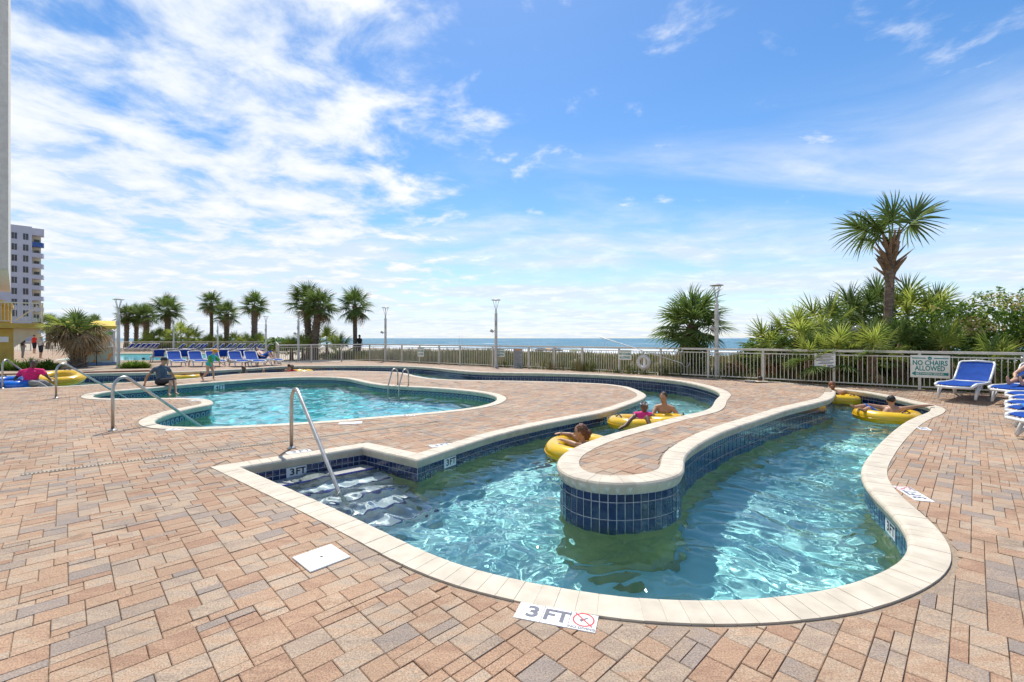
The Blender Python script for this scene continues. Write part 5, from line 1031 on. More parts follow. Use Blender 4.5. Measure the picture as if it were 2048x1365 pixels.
def remeshed(name, segs, m, voxel, smooth=6, disp=0.0, parent=None):
    q = MB()
    for s in segs:
        if s[0] == 'e':                                   # ellipsoid: centre, radii, facing
            _, c, rad, fdir = s; fw = Vector(fdir).normalized(); up = Vector((0, 0, 1)); sd_ = up.cross(fw).normalized(); up = fw.cross(sd_); M = Matrix(((sd_.x, fw.x, up.x, c[0]), (sd_.y, fw.y, up.y, c[1]), (sd_.z, fw.z, up.z, c[2]), (0, 0, 0, 1))) @ Matrix.Diagonal((*rad, 1))
            q.lathe([(max(sin(pi * i / 10), .01), -cos(pi * i / 10)) for i in range(11)], 14, M)
        else:
            a, ra, b, rb = Vector(s[0]), s[1], Vector(s[2]), s[3]; n = max(2, int((b - a).length / (min(ra, rb) * .55)) + 1)
            for i in range(n + 1): t_ = i / n; q.ball(a.lerp(b, t_), ra + (rb - ra) * t_, 6)
    me = bpy.data.meshes.new(name); me.from_pydata([tuple(p) for p in q.v], [], q.f); o = bpy.data.objects.new(name, me); link(o)
    r = o.modifiers.new('r', 'REMESH'); r.mode = 'VOXEL'; r.voxel_size = voxel; s_ = o.modifiers.new('s', 'SMOOTH'); s_.iterations = smooth; s_.factor = .5
    dg = bpy.context.evaluated_depsgraph_get(); nm = bpy.data.meshes.new_from_object(o.evaluated_get(dg)); bpy.data.objects.remove(o); bpy.data.meshes.remove(me)
    nm.name = name; nm.materials.clear(); nm.materials.append(m); nm.polygons.foreach_set('use_smooth', [True] * len(nm.polygons))
    if disp:
        co = np.zeros(len(nm.vertices) * 3, np.float32); no = co.copy(); nm.vertices.foreach_get('co', co); nm.vertices.foreach_get('normal', no); co = co.reshape(-1, 3); w = np.sin(co @ np.array((70., 55, 90))) * np.sin(co @ np.array((-60., 85, 40))); nm.vertices.foreach_set('co', (co + no.reshape(-1, 3) * (disp * w)[:, None]).ravel()); nm.update()
    ob = link(bpy.data.objects.new(name, nm)); ob.parent = parent; return ob
def V3(p): return Vector(p)
def person(label, J, face, skin, hair=None, s=1.0, garments=(), voxel=.013, hair_style='short', hands=True, group='people at the pools', fat=1.0, features=True):
    """J: joints in world space (head, neck, chest, pelvis, sh/el/ha, hip/kn/an for sides L and R, all optional but the first four)"""
    J = {k_: V3(p) for k_, p in J.items()}; fw = V3(face).normalized(); seg = []; h = J['head']; S_ = lambda r: r * s
    side = V3((0, 0, 1)).cross(fw).normalized(); up = fw.cross(side)
    seg += [('e', h + up * S_(.012), (S_(.076), S_(.094), S_(.108)), fw), ('e', h - up * S_(.060) + fw * S_(.022), (S_(.055), S_(.062), S_(.058)), fw), (h - up * S_(.012) + fw * S_(.085), S_(.014), h - up * S_(.030) + fw * S_(.104), S_(.016)), (h - up * S_(.005) + side * S_(.074), S_(.018), h - up * S_(.03) + side * S_(.074), S_(.012)), (h - up * S_(.005) - side * S_(.074), S_(.018), h - up * S_(.03) - side * S_(.074), S_(.012))]
    seg.append((h - up * S_(.05) - fw * S_(.015), S_(.056), J['neck'], S_(.060)))
    ch, pe = J['chest'], J['pelvis']; bs = (J['shL'] - J['shR']).normalized() if 'shL' in J else side
    f = fat; torso = [(J['neck'], S_(.062), ch, S_(.10 * f))] + [(ch + bs * S_(k_ * .055), S_(.105 * f), pe.lerp(ch, .42) + bs * S_(k_ * .038), S_(.092 * f)) for k_ in (-1, 1)] + [(pe.lerp(ch, .42) + bs * S_(k_ * .038), S_(.092 * f), pe + bs * S_(k_ * .055), S_(.108 * f)) for k_ in (-1, 1)]
    arms, legs, handseg = {}, {}, []
    for L_ in 'LR':
        if 'sh' + L_ in J:
            sh, el, ha = J['sh' + L_], J['el' + L_], J['ha' + L_]; torso.append((J['neck'] - V3((0, 0, S_(.02))), S_(.052), sh, S_(.056 * f))); torso.append((ch, S_(.085 * f), sh, S_(.058 * f)))
            arms[L_] = [(sh, S_(.054 * f), sh.lerp(el, .4), S_(.049 * f)), (sh.lerp(el, .4), S_(.049 * f), el, S_(.038)), (el, S_(.038), el.lerp(ha, .35), S_(.040)), (el.lerp(ha, .35), S_(.040), ha, S_(.025))]
            if hands:
                d = (ha - el).normalized(); w = d.cross(V3((0, 0, 1))); w = w.normalized() if w.length > .1 else side; dn = V3((0, 0, -1)); dn = (dn - d * dn.dot(d)); dn = dn.normalized() if dn.length > .1 else fw; pal = ha + d * S_(.055)
                handseg += [(ha, S_(.024), pal + w * S_(.018), S_(.019)), (ha, S_(.024), pal - w * S_(.018), S_(.019)), (ha + d * S_(.02), S_(.014), ha + d * S_(.05) + w * S_(.048) + dn * S_(.01), S_(.010))]
                handseg += [(pal + w * S_(.030 - .02 * k_), S_(.0105), pal + w * S_(.034 - .0225 * k_) + d * S_(ln * .55) + dn * S_(.006), S_(.0095)) for k_, ln in enumerate((.066, .078, .074, .058))] + [(pal + w * S_(.034 - .0225 * k_) + d * S_(ln * .55) + dn * S_(.006), S_(.0095), pal + w * S_(.035 - .023 * k_) + d * S_(ln) + dn * S_(.024), S_(.008)) for k_, ln in enumerate((.066, .078, .074, .058))]
        if 'kn' + L_ in J:
            hp = J.get('hip' + L_, pe + bs * S_(.09 if L_ == 'L' else -.09)); kn, an = J['kn' + L_], J['an' + L_]
            legs[L_] = [(hp, S_(.088 * f), hp.lerp(kn, .45), S_(.078 * f)), (hp.lerp(kn, .45), S_(.078 * f), kn, S_(.054)), (kn, S_(.054), kn.lerp(an, .3), S_(.055)), (kn.lerp(an, .3), S_(.055), an, S_(.034))]
            ft = J.get('to' + L_, an + fw * S_(.15) - V3((0, 0, S_(.04)))); legs[L_].append((an - (ft - an) * .2, S_(.034), an.lerp(ft, .5), S_(.034))); legs[L_].append((an.lerp(ft, .5), S_(.036), ft, S_(.024)))
    allseg = seg + torso + sum(arms.values(), []) + sum(legs.values(), []) + handseg
    body = remeshed('person', allseg, SK[skin], voxel, 4); tag(body, label, 'person', group)
    if features:
        e = MB()
        for k_ in (-1, 1): MB().ball(h + up * S_(.012) + fw * S_(.082) + side * S_(k_ * .032), S_(.0125), 6, (1, 1, .7)).obj('eye', HR['black'], body, True)
        MB().ball(h - up * S_(.066) + fw * S_(.078), S_(.02), 6, (1, 1, .35)).obj('mouth', pm('lips', (.30, .08, .07), .5), body, True)
    for (gn, mat_, parts, k_) in garments:
        sg = []
        for p in parts:
            if p == 'torso': sg += torso
            elif p == 'hips': sg += [(pe.lerp(ch, .25) + bs * S_(k2 * .045), S_(.096 * f), pe + bs * S_(k2 * .055), S_(.108 * f)) for k2 in (-1, 1)]
            elif p == 'bust': sg += [t_ for t_ in torso[:3]][1:]
            elif p in ('sleeves', 'arms'):
                for a in arms.values(): sg += a[:1] if p == 'sleeves' else a
            elif p in ('shorts', 'trousers'):
                for l in legs.values(): sg += l[:2] if p == 'shorts' else l[:4]
        sg = [(a, ra * k_ + .004, b, rb * k_ + .004) for a, ra, b, rb in sg]
        if p == 'shorts' and False: pass
        if sg: remeshed(gn, sg, CL[mat_], voxel, 3, .002, body)
    if hair:
        hs = [('e', h + up * S_(.030) - fw * S_(.018), (S_(.086), S_(.096), S_(.100)), fw)]
        if hair_style == 'short': hs = [('e', h + up * S_(.042) - fw * S_(.020), (S_(.082), S_(.094), S_(.088)), fw)]
        if hair_style == 'bun': hs += [('e', h - fw * S_(.115) - up * S_(.02), (S_(.06), S_(.055), S_(.06)), fw), ('e', h - fw * S_(.09) - up * S_(.07), (S_(.05), S_(.05), S_(.06)), fw)]
        if hair_style == 'long': hs += [(h - fw * S_(.06), S_(.065), h - fw * S_(.085) - up * S_(.2), S_(.05))]
        o = remeshed('hair', hs, HR[hair], voxel * .9, 2, S_(.006), body)
        fr = h + fw * S_(.055) - up * S_(.02)              # open the hair over the face
        bm = bmesh.new(); bm.from_mesh(o.data); dv_ = [v for v in bm.verts if (v.co - h).dot(fw) > S_(.045) and (v.co - h).dot(up) < S_(.062)]; bmesh.ops.delete(bm, geom=dv_, context='VERTS'); bm.to_mesh(o.data); bm.free()
    return body, (h, fw, side, up)
def ring_seg(): pass
# woman with the bun in the near yellow tube
person('woman with auburn hair bun in a yellow tube beside the paved strip', dict(head=(1.045, 6.93, .115), neck=(1.08, 6.95, -.03), chest=(1.11, 6.97, -.16), pelvis=(1.12, 7.03, -.48), shL=(1.06, 6.79, -.085), elL=(.93, 6.68, -.02), haL=(.79, 6.84, .005), shR=(1.12, 7.14, -.085), elR=(.98, 7.32, -.02), haR=(.82, 7.34, .0), knL=(.75, 6.95, -.42), anL=(.50, 6.92, -.75), knR=(.75, 7.12, -.42), anR=(.5, 7.12, -.75)), (-.96, .22, -.08), 'tan', 'auburn', 1.0, [('swimsuit', 'black', ('bust', 'hips'), 1.04)], .0085, 'bun')
# child in pink with goggles, and the boy
b, (h, fw, sd_, up) = person('child in a pink swim top with goggles sitting in a yellow tube', dict(head=(2.67, 9.17, .155), neck=(2.66, 9.2, .03), chest=(2.63, 9.22, -.06), pelvis=(2.50, 9.15, -.22), shL=(2.78, 9.17, .0), elL=(2.90, 9.02, -.10), haL=(2.97, 8.86, -.07), shR=(2.50, 9.2, .0), elR=(2.40, 9.06, -.09), haR=(2.42, 8.92, -.03), hipL=(2.58, 9.08, -.2), hipR=(2.43, 9.08, -.2), knL=(2.58, 8.70, .02), anL=(2.60, 8.48, -.18), knR=(2.34, 8.78, .02), anR=(2.12, 8.58, -.12), toR=(2.0, 8.52, -.16)), (-.15, -.98, -.1), 'brown', 'black', .86, [('swimsuit', 'pink', ('torso',), 1.06)], .0085, 'long')
M_GOG = pm('goggle_frame', (.70, .72, .75), .3, (.1, .1, .12), 30, lo=.5, hi=.55)
q_ = MB()
for k_ in (-1, 1): q_.ball(h + up * .075 + fw * .075 + sd_ * k_ * .035, .026, 8, (1, .6, .8))
q_.tube([h + up * .065 + fw * (.09 * cos(t_) - .01) + sd_ * .084 * sin(t_) for t_ in np.linspace(0, 2 * pi, 18)], .008, 6, False).obj('goggles', M_GOG, b, True)
person('shirtless boy with dark hair standing in the river behind the child in pink', dict(head=(3.235, 9.72, .275), neck=(3.27, 9.76, .12), chest=(3.28, 9.78, -.02), pelvis=(3.27, 9.78, -.36), shL=(3.12, 9.82, .055), elL=(2.99, 9.70, -.10), haL=(2.90, 9.52, -.06), shR=(3.42, 9.70, .05), elR=(3.54, 9.60, -.13), haR=(3.40, 9.42, -.08), knL=(3.2, 9.75, -.75), anL=(3.2, 9.8, -1.12), knR=(3.34, 9.72, -.75), anR=(3.34, 9.8, -1.12)), (-.72, -.66, -.2), 'tan', 'brown', .95, [('trunks', 'bluet', ('hips',), 1.05)], .0085, 'short')
# right lane
person('red-haired woman resting her arms on the far coping behind the paved strip', dict(head=(9.13, 13.0, .19), neck=(9.12, 12.96, .045), chest=(9.11, 12.93, -.10), pelvis=(9.08, 12.85, -.5), shL=(8.93, 13.03, .0), elL=(8.98, 13.5, .05), haL=(9.24, 14.0, .075), shR=(9.28, 12.90, .0), elR=(9.68, 13.05, .05), haR=(10.1, 13.15, .05), knL=(9.0, 12.7, -.8), anL=(9.0, 12.8, -1.1), knR=(9.2, 12.7, -.8), anR=(9.2, 12.8, -1.1)), (.35, .9, .1), 'light', 'red', 1.0, [('swimsuit', 'black', ('hips', 'bust'), 1.04)], .012, 'bun')
person('boy lying in a yellow tube in the right lane with one hand on the coping', dict(head=(8.37, 10.05, .165), neck=(8.37, 10.03, .03), chest=(8.34, 10.0, -.07), pelvis=(8.16, 10.02, -.22), shL=(8.23, 10.13, .0), elL=(8.02, 10.22, .04), haL=(7.82, 10.12, .03), shR=(8.50, 9.92, .0), elR=(8.88, 9.98, .045), haR=(9.24, 10.08, .055), hipL=(8.10, 10.08, -.2), hipR=(8.10, 9.95, -.2), knL=(7.88, 10.15, .03), anL=(7.55, 10.05, .02), toL=(7.47, 10.03, .06), knR=(7.85, 10.0, .0), anR=(7.60, 9.85, -.02), toR=(7.5, 9.83, .02)), (.55, .80, .1), 'tan', 'black', .95, [('trunks', 'bluet', ('hips', 'shorts'), 1.06)], .011, 'short')
# man on the pool edge
mx_, my_ = -11.5, 14.93
b, (h, fw, sd_, up) = person('man in grey shirt, dark shorts and cap sitting on the swimming pool edge', dict(head=(-11.42, 14.95, .79), neck=(-11.50, 14.96, .63), chest=(-11.53, 14.97, .48), pelvis=(-11.50, 14.93, .12), shL=(-11.46, 15.14, .545), elL=(-11.40, 15.30, .32), haL=(-11.30, 15.28, .08), shR=(-11.60, 14.79, .545), elR=(-11.82, 14.74, .31), haR=(-11.93, 14.78, .06), knL=(-11.02, 14.85, .20), anL=(-10.80, 14.62, -.22), knR=(-10.98, 14.66, .20), anR=(-10.86, 14.40, -.24)), (.93, -.36, -.05), 'tan', 'black', 1.0, [('shirt', 'grey', ('torso', 'sleeves'), 1.12), ('shorts', 'shorts', ('hips', 'shorts'), 1.13)], .012, 'short')
q_ = MB(); q_.lathe([(.098, .0), (.099, .035), (.085, .075), (.045, .098), (0, .104)], 16, Matrix.Translation(h + up * .035 - fw * .012) @ fw.to_track_quat('Y', 'Z').to_matrix().to_4x4()); q_.lathe([(0, 0), (.08, .004), (.081, -.004), (0, -.008)], 14, Matrix.Translation(h + up * .048 + fw * .085) @ fw.to_track_quat('Y', 'Z').to_matrix().to_4x4() @ Matrix.Diagonal((.95, 1.1, 1, 1))); q_.obj('cap', CL['cap'], b, True)
# walking girl
gx_, gy_ = -11.12, 16.72
b, (h, fw, sd_, up) = person('girl in turquoise swimsuit walking along the pool edge', dict(head=(gx_ + .22, gy_ - .02, 1.05), neck=(gx_ + .14, gy_, .93), chest=(gx_ + .09, gy_, .82), pelvis=(gx_, gy_, .58), shL=(gx_ + .10, gy_ + .13, .87), elL=(gx_ + .22, gy_ + .2, .70), haL=(gx_ + .36, gy_ + .18, .60), shR=(gx_ + .12, gy_ - .13, .87), elR=(gx_ + .18, gy_ - .2, .66), haR=(gx_ + .30, gy_ - .2, .50), knL=(gx_ + .10, gy_ + .06, .32), anL=(gx_ + .12, gy_ + .06, .06), knR=(gx_ - .02, gy_ - .07, .30), anR=(gx_ - .22, gy_ - .08, .09)), (.85, -.4, -.35), 'light', 'blond', .78, [('swimsuit', 'teal', ('torso', 'hips'), 1.13)], .012, 'long')
remeshed('arm_float', [(Vector((gx_ + .11, gy_ - .15, .85)), .07, Vector((gx_ + .17, gy_ - .2, .72)), .075), (Vector((gx_ + .14, gy_ + .14, .84)), .06, Vector((gx_ + .2, gy_ + .19, .74)), .065)], CL['green'], .014, 3, 0, b)
MB().lathe([(.085, 0), (.083, .03), (.06, .06), (0, .075)], 14, Matrix.Translation(h + up * .028) @ up.to_track_quat('Z', 'Y').to_matrix().to_4x4()).lathe([(.07, .01), (.13, -.005), (.13, 0), (.07, .02)], 16, Matrix.Translation(h + up * .028) @ up.to_track_quat('Z', 'Y').to_matrix().to_4x4()).obj('hat', CL['orange'], b, True)
# person in fuchsia on the river edge at the left
bx_, by_ = -15.35, 14.62
person('person in a fuchsia shirt sitting on the river edge between two tubes', dict(head=(bx_ - .02, by_, .72), neck=(bx_ - .08, by_, .55), chest=(bx_ - .10, by_, .40), pelvis=(bx_ - .08, by_ - .02, .10), shL=(bx_ + .10, by_ + .14, .47), elL=(bx_ + .28, by_ + .18, .26), haL=(bx_ + .45, by_ + .1, .2), shR=(bx_ - .28, by_ - .1, .46), elR=(bx_ - .50, by_ - .1, .26), haR=(bx_ - .62, by_ - .0, .12), knL=(bx_ + .36, by_ - .02, .13), anL=(bx_ + .62, by_ + .25, -.22), knR=(bx_ + .33, by_ - .2, .12), anR=(bx_ + .66, by_ + .05, -.24)), (.75, -.65, 0), 'dark', 'black', 1.05, [('shirt', 'fuch', ('torso', 'sleeves'), 1.16), ('leggings', 'khaki', ('hips', 'trousers'), 1.1)], .013, 'short', fat=1.15)
def stander(x, yf, h, label, shirt, bottom, face, skin='tan', hat=None, z=.1, sleeves=True, bot='shorts', hair='brown', Y=None, style='short'):
    p = P(x, yf, z) if Y is None else np.array(((x - CX) / F * Y, Y, z)); s = h / 1.72; o_ = Vector(p); f_ = V3(face).normalized(); sd_ = V3((0, 0, 1)).cross(f_); q = lambda a, b, c: o_ + f_ * (a * s) + sd_ * (b * s) + V3((0, 0, c * s))
    b, (h_, fw, s2, up) = person(label, dict(head=q(.02, 0, 1.58), neck=q(0, 0, 1.43), chest=q(0, 0, 1.28), pelvis=q(0, 0, .94), shL=q(0, .18, 1.37), elL=q(-.02, .25, 1.09), haL=q(.06, .26, .86), shR=q(0, -.18, 1.37), elR=q(-.02, -.25, 1.09), haR=q(.1, -.24, .87), knL=q(.03, .10, .50), anL=q(0, .11, .08), knR=q(-.02, -.10, .50), anR=q(-.06, -.11, .08)), face, skin, hair, s, [('shirt', shirt, ('torso', 'sleeves') if sleeves else ('torso',), 1.13), ('shorts', bottom, ('hips', bot), 1.14)], .022, style, hands=False, features=False)
    if hat: MB().lathe([(.10, 0), (.098, .05), (.07, .09), (0, .10)], 14, Matrix.Translation(h_ + up * .04)).lathe([(.08, .02), (.20, -.015), (.20, -.005), (.08, .03)], 18, Matrix.Translation(h_ + up * .04)).obj('hat', CL[hat], b, True)
stander(69, 708, 1.78, 'person in a red shirt standing behind the two with hats at the left', 'red', 'navy', (.1, 1, 0), 'light'); stander(82, 718, 1.62, 'person in pale shirt, dark shorts and straw hat beside the one in red', 'white', 'navy', (.2, 1, 0), 'light', 'straw'); stander(46, 718, 1.58, 'person in dark top, grey trousers and hat next to the yellow wall', 'shorts', 'khaki', (.3, .9, 0), 'tan', 'khaki', bot='trousers')
stander(719, 0, 1.72, 'person in dark clothes standing beyond the gate below the lone palm', 'shorts', 'navy', (.4, .9, 0), 'tan', Y=34.0)
# swimmers, only heads and shoulders above the water
def swimmer(x, y, Y, face, skin, hair, label, s=1.0, style='short', shirt=None):
    h = at(x, y, Y); f_ = V3(face).normalized(); sd_ = V3((0, 0, 1)).cross(f_); q = lambda a, b, c: h + f_ * (a * s) + sd_ * (b * s) + V3((0, 0, c * s))
    person(label, dict(head=h, neck=q(-.02, 0, -.15), chest=q(-.03, 0, -.30), pelvis=q(-.1, 0, -.64), shL=q(-.03, .18, -.21), elL=q(.06, .27, -.44), haL=q(.22, .2, -.5), shR=q(-.03, -.18, -.21), elR=q(.06, -.27, -.44), haR=q(.22, -.2, -.5), knL=q(.2, .1, -.9), anL=q(0, .1, -1.15), knR=q(.2, -.1, -.9), anR=q(0, -.1, -1.15)), face, skin, hair, s, [('swimwear', shirt, ('torso',), 1.08)] if shirt else [], .018, style, hands=False, features=False, group='swimmers in the far lane')
swimmer(488, 738, 20.9, (.8, -.3, 0), 'brown', 'black', 'swimmer with dark hair between the walking girl and the last lounger'); swimmer(527, 742, 21.6, (.5, -.6, .2), 'tan', 'brown', 'low swimmer looking up right of the dark-haired one', .9)
swimmer(584, 735, 22.0, (.2, -.9, 0), 'brown', 'black', 'swimmer in red under the fence corner', 1.0, 'short', 'red'); swimmer(578, 733, 22.8, (-.4, .8, 0), 'tan', 'black', 'swimmer just behind the one in red', .9)
swimmer(404, 750, 18.6, (-.6, .4, 0), 'tan', 'auburn', 'brown-haired swimmer half hidden behind the walking girl', .95, 'long'); swimmer(671, 740, 22.3, (-.9, .2, 0), 'light', 'brown', 'swimmer with an arm on the coping right of the paired palms', .9); swimmer(1520, 759.5, 14.95, (.3, .9, 0), 'tan', 'brown', 'swimmer showing only a head behind the paved strip by the fence', .9)
swimmer(288, 719, 31.0, (.2, .8, 0), 'tan', 'black', 'swimmer in the back pool beside the tall pale lamp post')
# sunbathers
def lying(o, label, skin, mat_, s=1.0, knees=True):
    M = Matrix.Translation(o.location) @ Matrix.Rotation(o.rotation_euler.z, 4, 'Z') @ Matrix.Diagonal((*o.scale, 1)); q = lambda x, y, z: M @ V3((x, y, z))
    kz = .82 if knees else .56; person(label, dict(head=q(-.72, 0, .95), neck=q(-.62, 0, .83), chest=q(-.52, 0, .74), pelvis=q(-.20, 0, .52), shL=q(-.55, .18, .80), elL=q(-.25, .28, .62), haL=q(0, .2, .55), shR=q(-.55, -.18, .80), elR=q(-.25, -.28, .62), haR=q(0, -.2, .55), knL=q(.22, .1, kz), anL=q(.42 if knees else .66, .1, .46), toL=q(.56 if knees else .74, .1, .43 if knees else .60), knR=q(.25, -.1, kz - .04), anR=q(.48 if knees else .68, -.1, .46), toR=q(.62 if knees else .76, -.1, .43 if knees else .6)), M.to_3x3() @ V3((.7, 0, .5)), skin, 'brown', s, [('swimwear', mat_, ('hips', 'shorts'), 1.08)], .015, 'short', features=False, group='sunbathers on loungers')
lying(ly, 'sunbather with raised knees on the last lounger of the left front row', 'light', 'bluet'); lying([o for o in bpy.data.objects if o.get('label', '').startswith('blue lounger by the fence at the right edge')][0], 'sunbather whose bare legs show on the lounger at the right edge', 'light', 'navy', knees=False)

# ---------------------------------------------------------------- buildings and kiosk on the left
M_STUC = pm('stucco', (.62, .58, .52), .9, (.54, .50, .45), 3, 5, bump=.3, bscale=30); M_YST = pm('yellow_stucco', (.58, .40, .09), .85, (.50, .34, .07), 2.5, 5, bump=.2); M_CRM = pm('cream_stucco', (.70, .62, .44), .85, (.62, .54, .38), 2.5, 5); M_GLS = pm('dark_glass', (.02, .028, .035), .08, (.04, .05, .06), .5); M_HOT = pm('white_stucco', (.46, .46, .53), .9, (.40, .40, .47), .3, 5); M_BLUEB = pm('blue_railing', (.03, .09, .30), .6)
tw = empty('apartment_tower', (-33.2, 30, 0), R(47.5), label='near high-rise edge cut by the left border', cat='building')
MB().box((-12, 0, 6.1), (0, 22, 42)).obj('wall', M_STUC, tw); MB().box((-12, 1.2, 0), (-1.0, 20, 6.1)).obj('lower_wall', M_CRM, tw)
for k_ in range(11):
    z = 8.2 + k_ * 3.0; w = MB().box((-2.4, -.02, z), (-.62, .12, z + 1.9)).obj('window', M_GLS, tw); MB().box((-2.5, -.09, z - .12), (-.55, -.02, z)).obj('sill', M_HOT, w); MB().box((-1.54, -.06, z), (-1.48, -.02, z + 1.9)).obj('mullion', M_HOT, w)
bb = empty('balcony_building', (-25.2, 23.0, 0), R(47), label='yellow stuccoed stair building with cream balcony at the left edge', cat='building')
Yb = 0.0; X1 = 0.0; X2 = 1.08
MB().box((-9, Yb, .1), (X1, Yb + 3, 2.02)).obj('wall', M_YST, bb); MB().box((X1 - .001 - 6, Yb - .35, 2.04), (X2, Yb + 3, 2.30)).obj('balcony_slab', M_YST, bb); q_ = MB(); q_.add([(X1, Yb, 2.04), (X2 - .08, Yb, 2.04), (X1, Yb, 1.05), (X1, Yb + .6, 2.04), (X2 - .08, Yb + .6, 2.04), (X1, Yb + .6, 1.05)], [(0, 2, 1), (3, 4, 5), (1, 2, 5, 4), (0, 1, 4, 3), (0, 3, 5, 2)]); q_.obj('bracket', M_CRM, bb)
MB().box((-9, Yb + 1.2, 2.3), (X1 - .1, Yb + 3, 3.4)).obj('upper_wall', M_YST, bb); q_ = MB(); q_.add([(-1.6, Yb - .1, 3.95), (X1 - .02, Yb - .1, 3.3), (X1 - .02, Yb + 3, 3.3), (-1.6, Yb + 3, 3.95), (-1.6, Yb - .1, 3.75), (X1 - .02, Yb - .1, 3.12), (X1 - .02, Yb + 3, 3.12), (-1.6, Yb + 3, 3.75)], [(0, 1, 2, 3), (7, 6, 5, 4), (0, 4, 5, 1), (1, 5, 6, 2), (2, 6, 7, 3), (3, 7, 4, 0)]); q_.obj('awning', M_YST, bb)
MB().box((X1 - 6, Yb - .33, 3.30), (X2 - .03, Yb - .27, 3.36)).obj('top_rail', M_CREAM, bb); MB().box((X1 - 6, Yb - .32, 2.38), (X2 - .03, Yb - .28, 2.42)).obj('bottom_rail', M_CREAM, bb)
MB().tube([(X2 - .05, Yb - .25, 3.33), (X2 - .05, Yb + 2.4, 3.33)], .03, 6).obj('side_rail', M_CREAM, bb)
for k_ in range(34): MB().box((X2 - .06 - k_ * .12, Yb - .312, 2.40), (X2 - .035 - k_ * .12, Yb - .288, 3.32)).obj('baluster', M_CREAM, bb)
for k_ in range(16): MB().box((X2 - .06, Yb - .2 + k_ * .16, 2.30), (X2 - .035, Yb - .175 + k_ * .16, 3.32)).obj('baluster', M_CREAM, bb)
q_ = MB(); q_.tube([(X1 + .05, Yb + .3, 2.45), (X2 - .2, Yb + .3, 3.25)], .035, 6); q_.obj('stair_rail', M_CREAM, bb)
MB().box((X1 - .5, Yb - .02, 1.35), (X1 - .16, Yb - .004, 1.62)).obj('notice_plate', M_WHITE, bb)
ht = empty('hotel_building', ((88.5 - 1024) / 910 * 128, 128, 0), R(46), label='distant white hotel with stacked rounded balconies at the left', cat='building')
HS = .63 * 128 / F; Yh = 0.; x0, x1, x2 = (12 - 88.5) * HS, (62 - 88.5) * HS, 0.; zt = CAMZ + (HY - 457) / F * 128
MB().box((x0 - 8, Yh, 0), (x1, Yh + 14, zt)).obj('wall', M_HOT, ht); MB().box((x1, Yh + 2.4, 0), (x2 - .6, Yh + 14, zt - .4)).obj('recessed_wall', M_CRM, ht); MB().box((x1, Yh, zt - 2.2), (x2, Yh + 3, zt - .3)).obj('parapet', M_HOT, ht)
fl = (CAMZ + (HY - 478) / F * 128)
for k_ in range(9):
    z = fl - k_ * 3.02
    if k_ < 8:
        for xx in (24.5, 48.5): a = (xx - 88.5) * HS; w = MB().box((a - .5, Yh - .04, z - .85), (a + .5, Yh + .1, z + .85)).obj('window', M_GLS, ht); MB().box((a - .03, Yh - .10, z - .85), (a + .03, Yh - .04, z + .85)).obj('mullion', M_HOT, w)
    q_ = MB(); pts = [(x1, Yh - .0), (x2 - .9, Yh - .1), (x2 - .25, Yh + .3), (x2, Yh + 1.0), (x2, Yh + 2.6), (x1, Yh + 2.6)]; zz = z - 2.35; n = len(pts); q_.add([(a, b, zz) for a, b in pts] + [(a, b, zz + 1.15) for a, b in pts], [tuple(range(n))[::-1], tuple(range(n, 2 * n))] + [(i, (i + 1) % n, n + (i + 1) % n, n + i) for i in range(n)])
    q_.obj('balcony', M_BLUEB if k_ == 0 else M_HOT, ht); MB().box((x1 + .4, Yh + 2.34, zz + 1.15), (x2 - .9, Yh + 2.39, zz + 2.2)).obj('balcony_door', M_GLS, ht)
ks = empty('drinks_kiosk', ((231 - 1024) / 910 * 24.5, 24.5, 0), R(45), label='drinks kiosk with yellow barrel roof beside the shaggy palm', cat='kiosk')
Yk = 0.; k0, k1 = -1.75, 0.; q_ = MB(); n = 10; v = []
for yy in (Yk, Yk + 2.2):
    pass
prof = [(Yk - .15 + 2.5 * (1 - cos(t_)) / 2, 2.05 + .45 * sin(t_)) for t_ in np.linspace(0, pi, n)]
q_.add([(x, y, z) for x in (k0 - .15, k1 + .05) for y, z in prof], [(i, i + 1, n + i + 1, n + i) for i in range(n - 1)] + [tuple(range(n))[::-1], tuple(range(n, 2 * n)), (0, n, 2 * n - 1, n - 1)]); q_.obj('roof', pm('yellow_roof', (.78, .52, .02), .5, (.70, .45, .02), 3), ks)
M_PANEL = pm('fruit_mural', (.62, .62, .50), .6, (.14, .42, .10), 2.6, 2, lo=.5, hi=.56); M_PL2 = pm('counter_mural', (.45, .52, .40), .6, (.70, .30, .05), 3.2, 2, lo=.54, hi=.6)
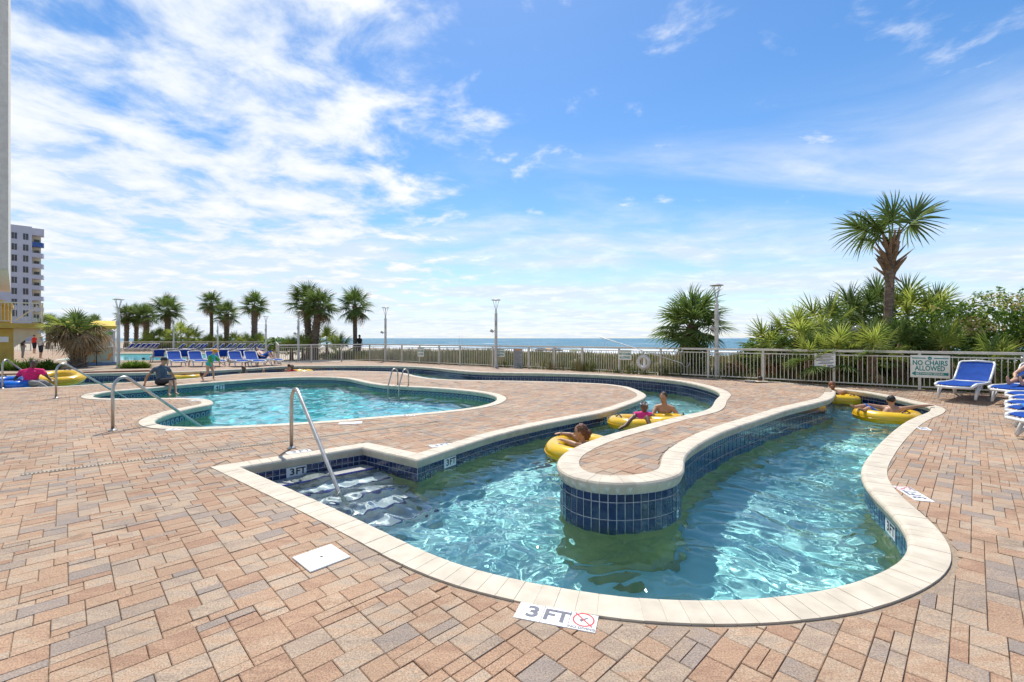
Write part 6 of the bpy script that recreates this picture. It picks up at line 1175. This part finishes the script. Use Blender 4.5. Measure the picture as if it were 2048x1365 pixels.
MB().box((k0, Yk - .02, 1.55), (k1, Yk + .1, 2.04)).obj('fascia', M_PANEL, ks); MB().box((k0, Yk, .28), (k1, Yk + .1, 1.05)).obj('counter_front', M_PL2, ks); MB().box((k0, Yk + 2.0, .1), (k1, Yk + 2.1, 2.05)).obj('back_wall', M_CRM, ks); MB().box((k0 - .1, Yk - .15, .1), (k1 + .1, Yk + 2.2, .27)).obj('platform', pm('platform_blue', (.18, .28, .42), .7), ks); MB().box((k0, Yk - .2, 1.05), (k1, Yk + .3, 1.10)).obj('counter_top', M_LW, ks)
for xx in (k0 + .05, k1 - .05):
    for yy in (Yk + .02, Yk + 1.95): MB().box((xx - .05, yy - .05, .27), (xx + .05, yy + .05, 2.06)).obj('post', M_LW, ks)
# plastic stool by the kiosk, beach umbrellas far off
st = empty('bar_stool', tuple(Vector(((193 - CX) / F * 24.0, 24.0, .1))), label='dark stool in front of the kiosk counter', cat='stool'); MB().lathe([(0, .72), (.17, .72), (.18, .76), (0, .78)], 14).obj('seat', CL['navy'], st)
for a in range(4): MB().tube([(.12 * cos(a * pi / 2 + .78), .12 * sin(a * pi / 2 + .78), .72), (.2 * cos(a * pi / 2 + .78), .2 * sin(a * pi / 2 + .78), 0)], .02, 6).obj('leg', CL['navy'], st)
for k_, (x, c, lb) in enumerate(((1082, (.05, .06, .10), 'left dark beach umbrella beyond the dunes'), (1112, (.05, .06, .10), 'right dark beach umbrella beyond the dunes'), (1096, (.75, .38, .12), 'orange beach umbrella between the two dark ones'), (1150, (.45, .55, .30), 'pale green beach umbrella beyond the dunes'), (1500, (.35, .08, .08), 'folded red beach umbrella near the rust-brown shrub'))):
    Y = 78 + 4 * (k_ == 2) + 6 * (k_ > 2); X = (x - CX) / F * Y; z0 = float(beach_z(np.array([X]), np.array([Y]))[0]); u = empty('beach_umbrella', (X, Y, z0), label=lb, cat='umbrella', group='beach umbrellas'); mz = 1.45
    MB().tube([(0, 0, 0), (0, 0, mz)], .03, 6).obj('pole', M_LW, u); q_ = MB(); r_ = 1.15 if k_ < 4 else .16; q_.lathe([(r_ * cos(t_), mz - .45 + .45 * sin(t_) if k_ < 4 else mz - 1.3 + 1.3 * sin(t_)) for t_ in np.linspace(0, pi / 2, 7)], 10); q_.obj('canopy', pm('canopy_fabric', c, .8), u)
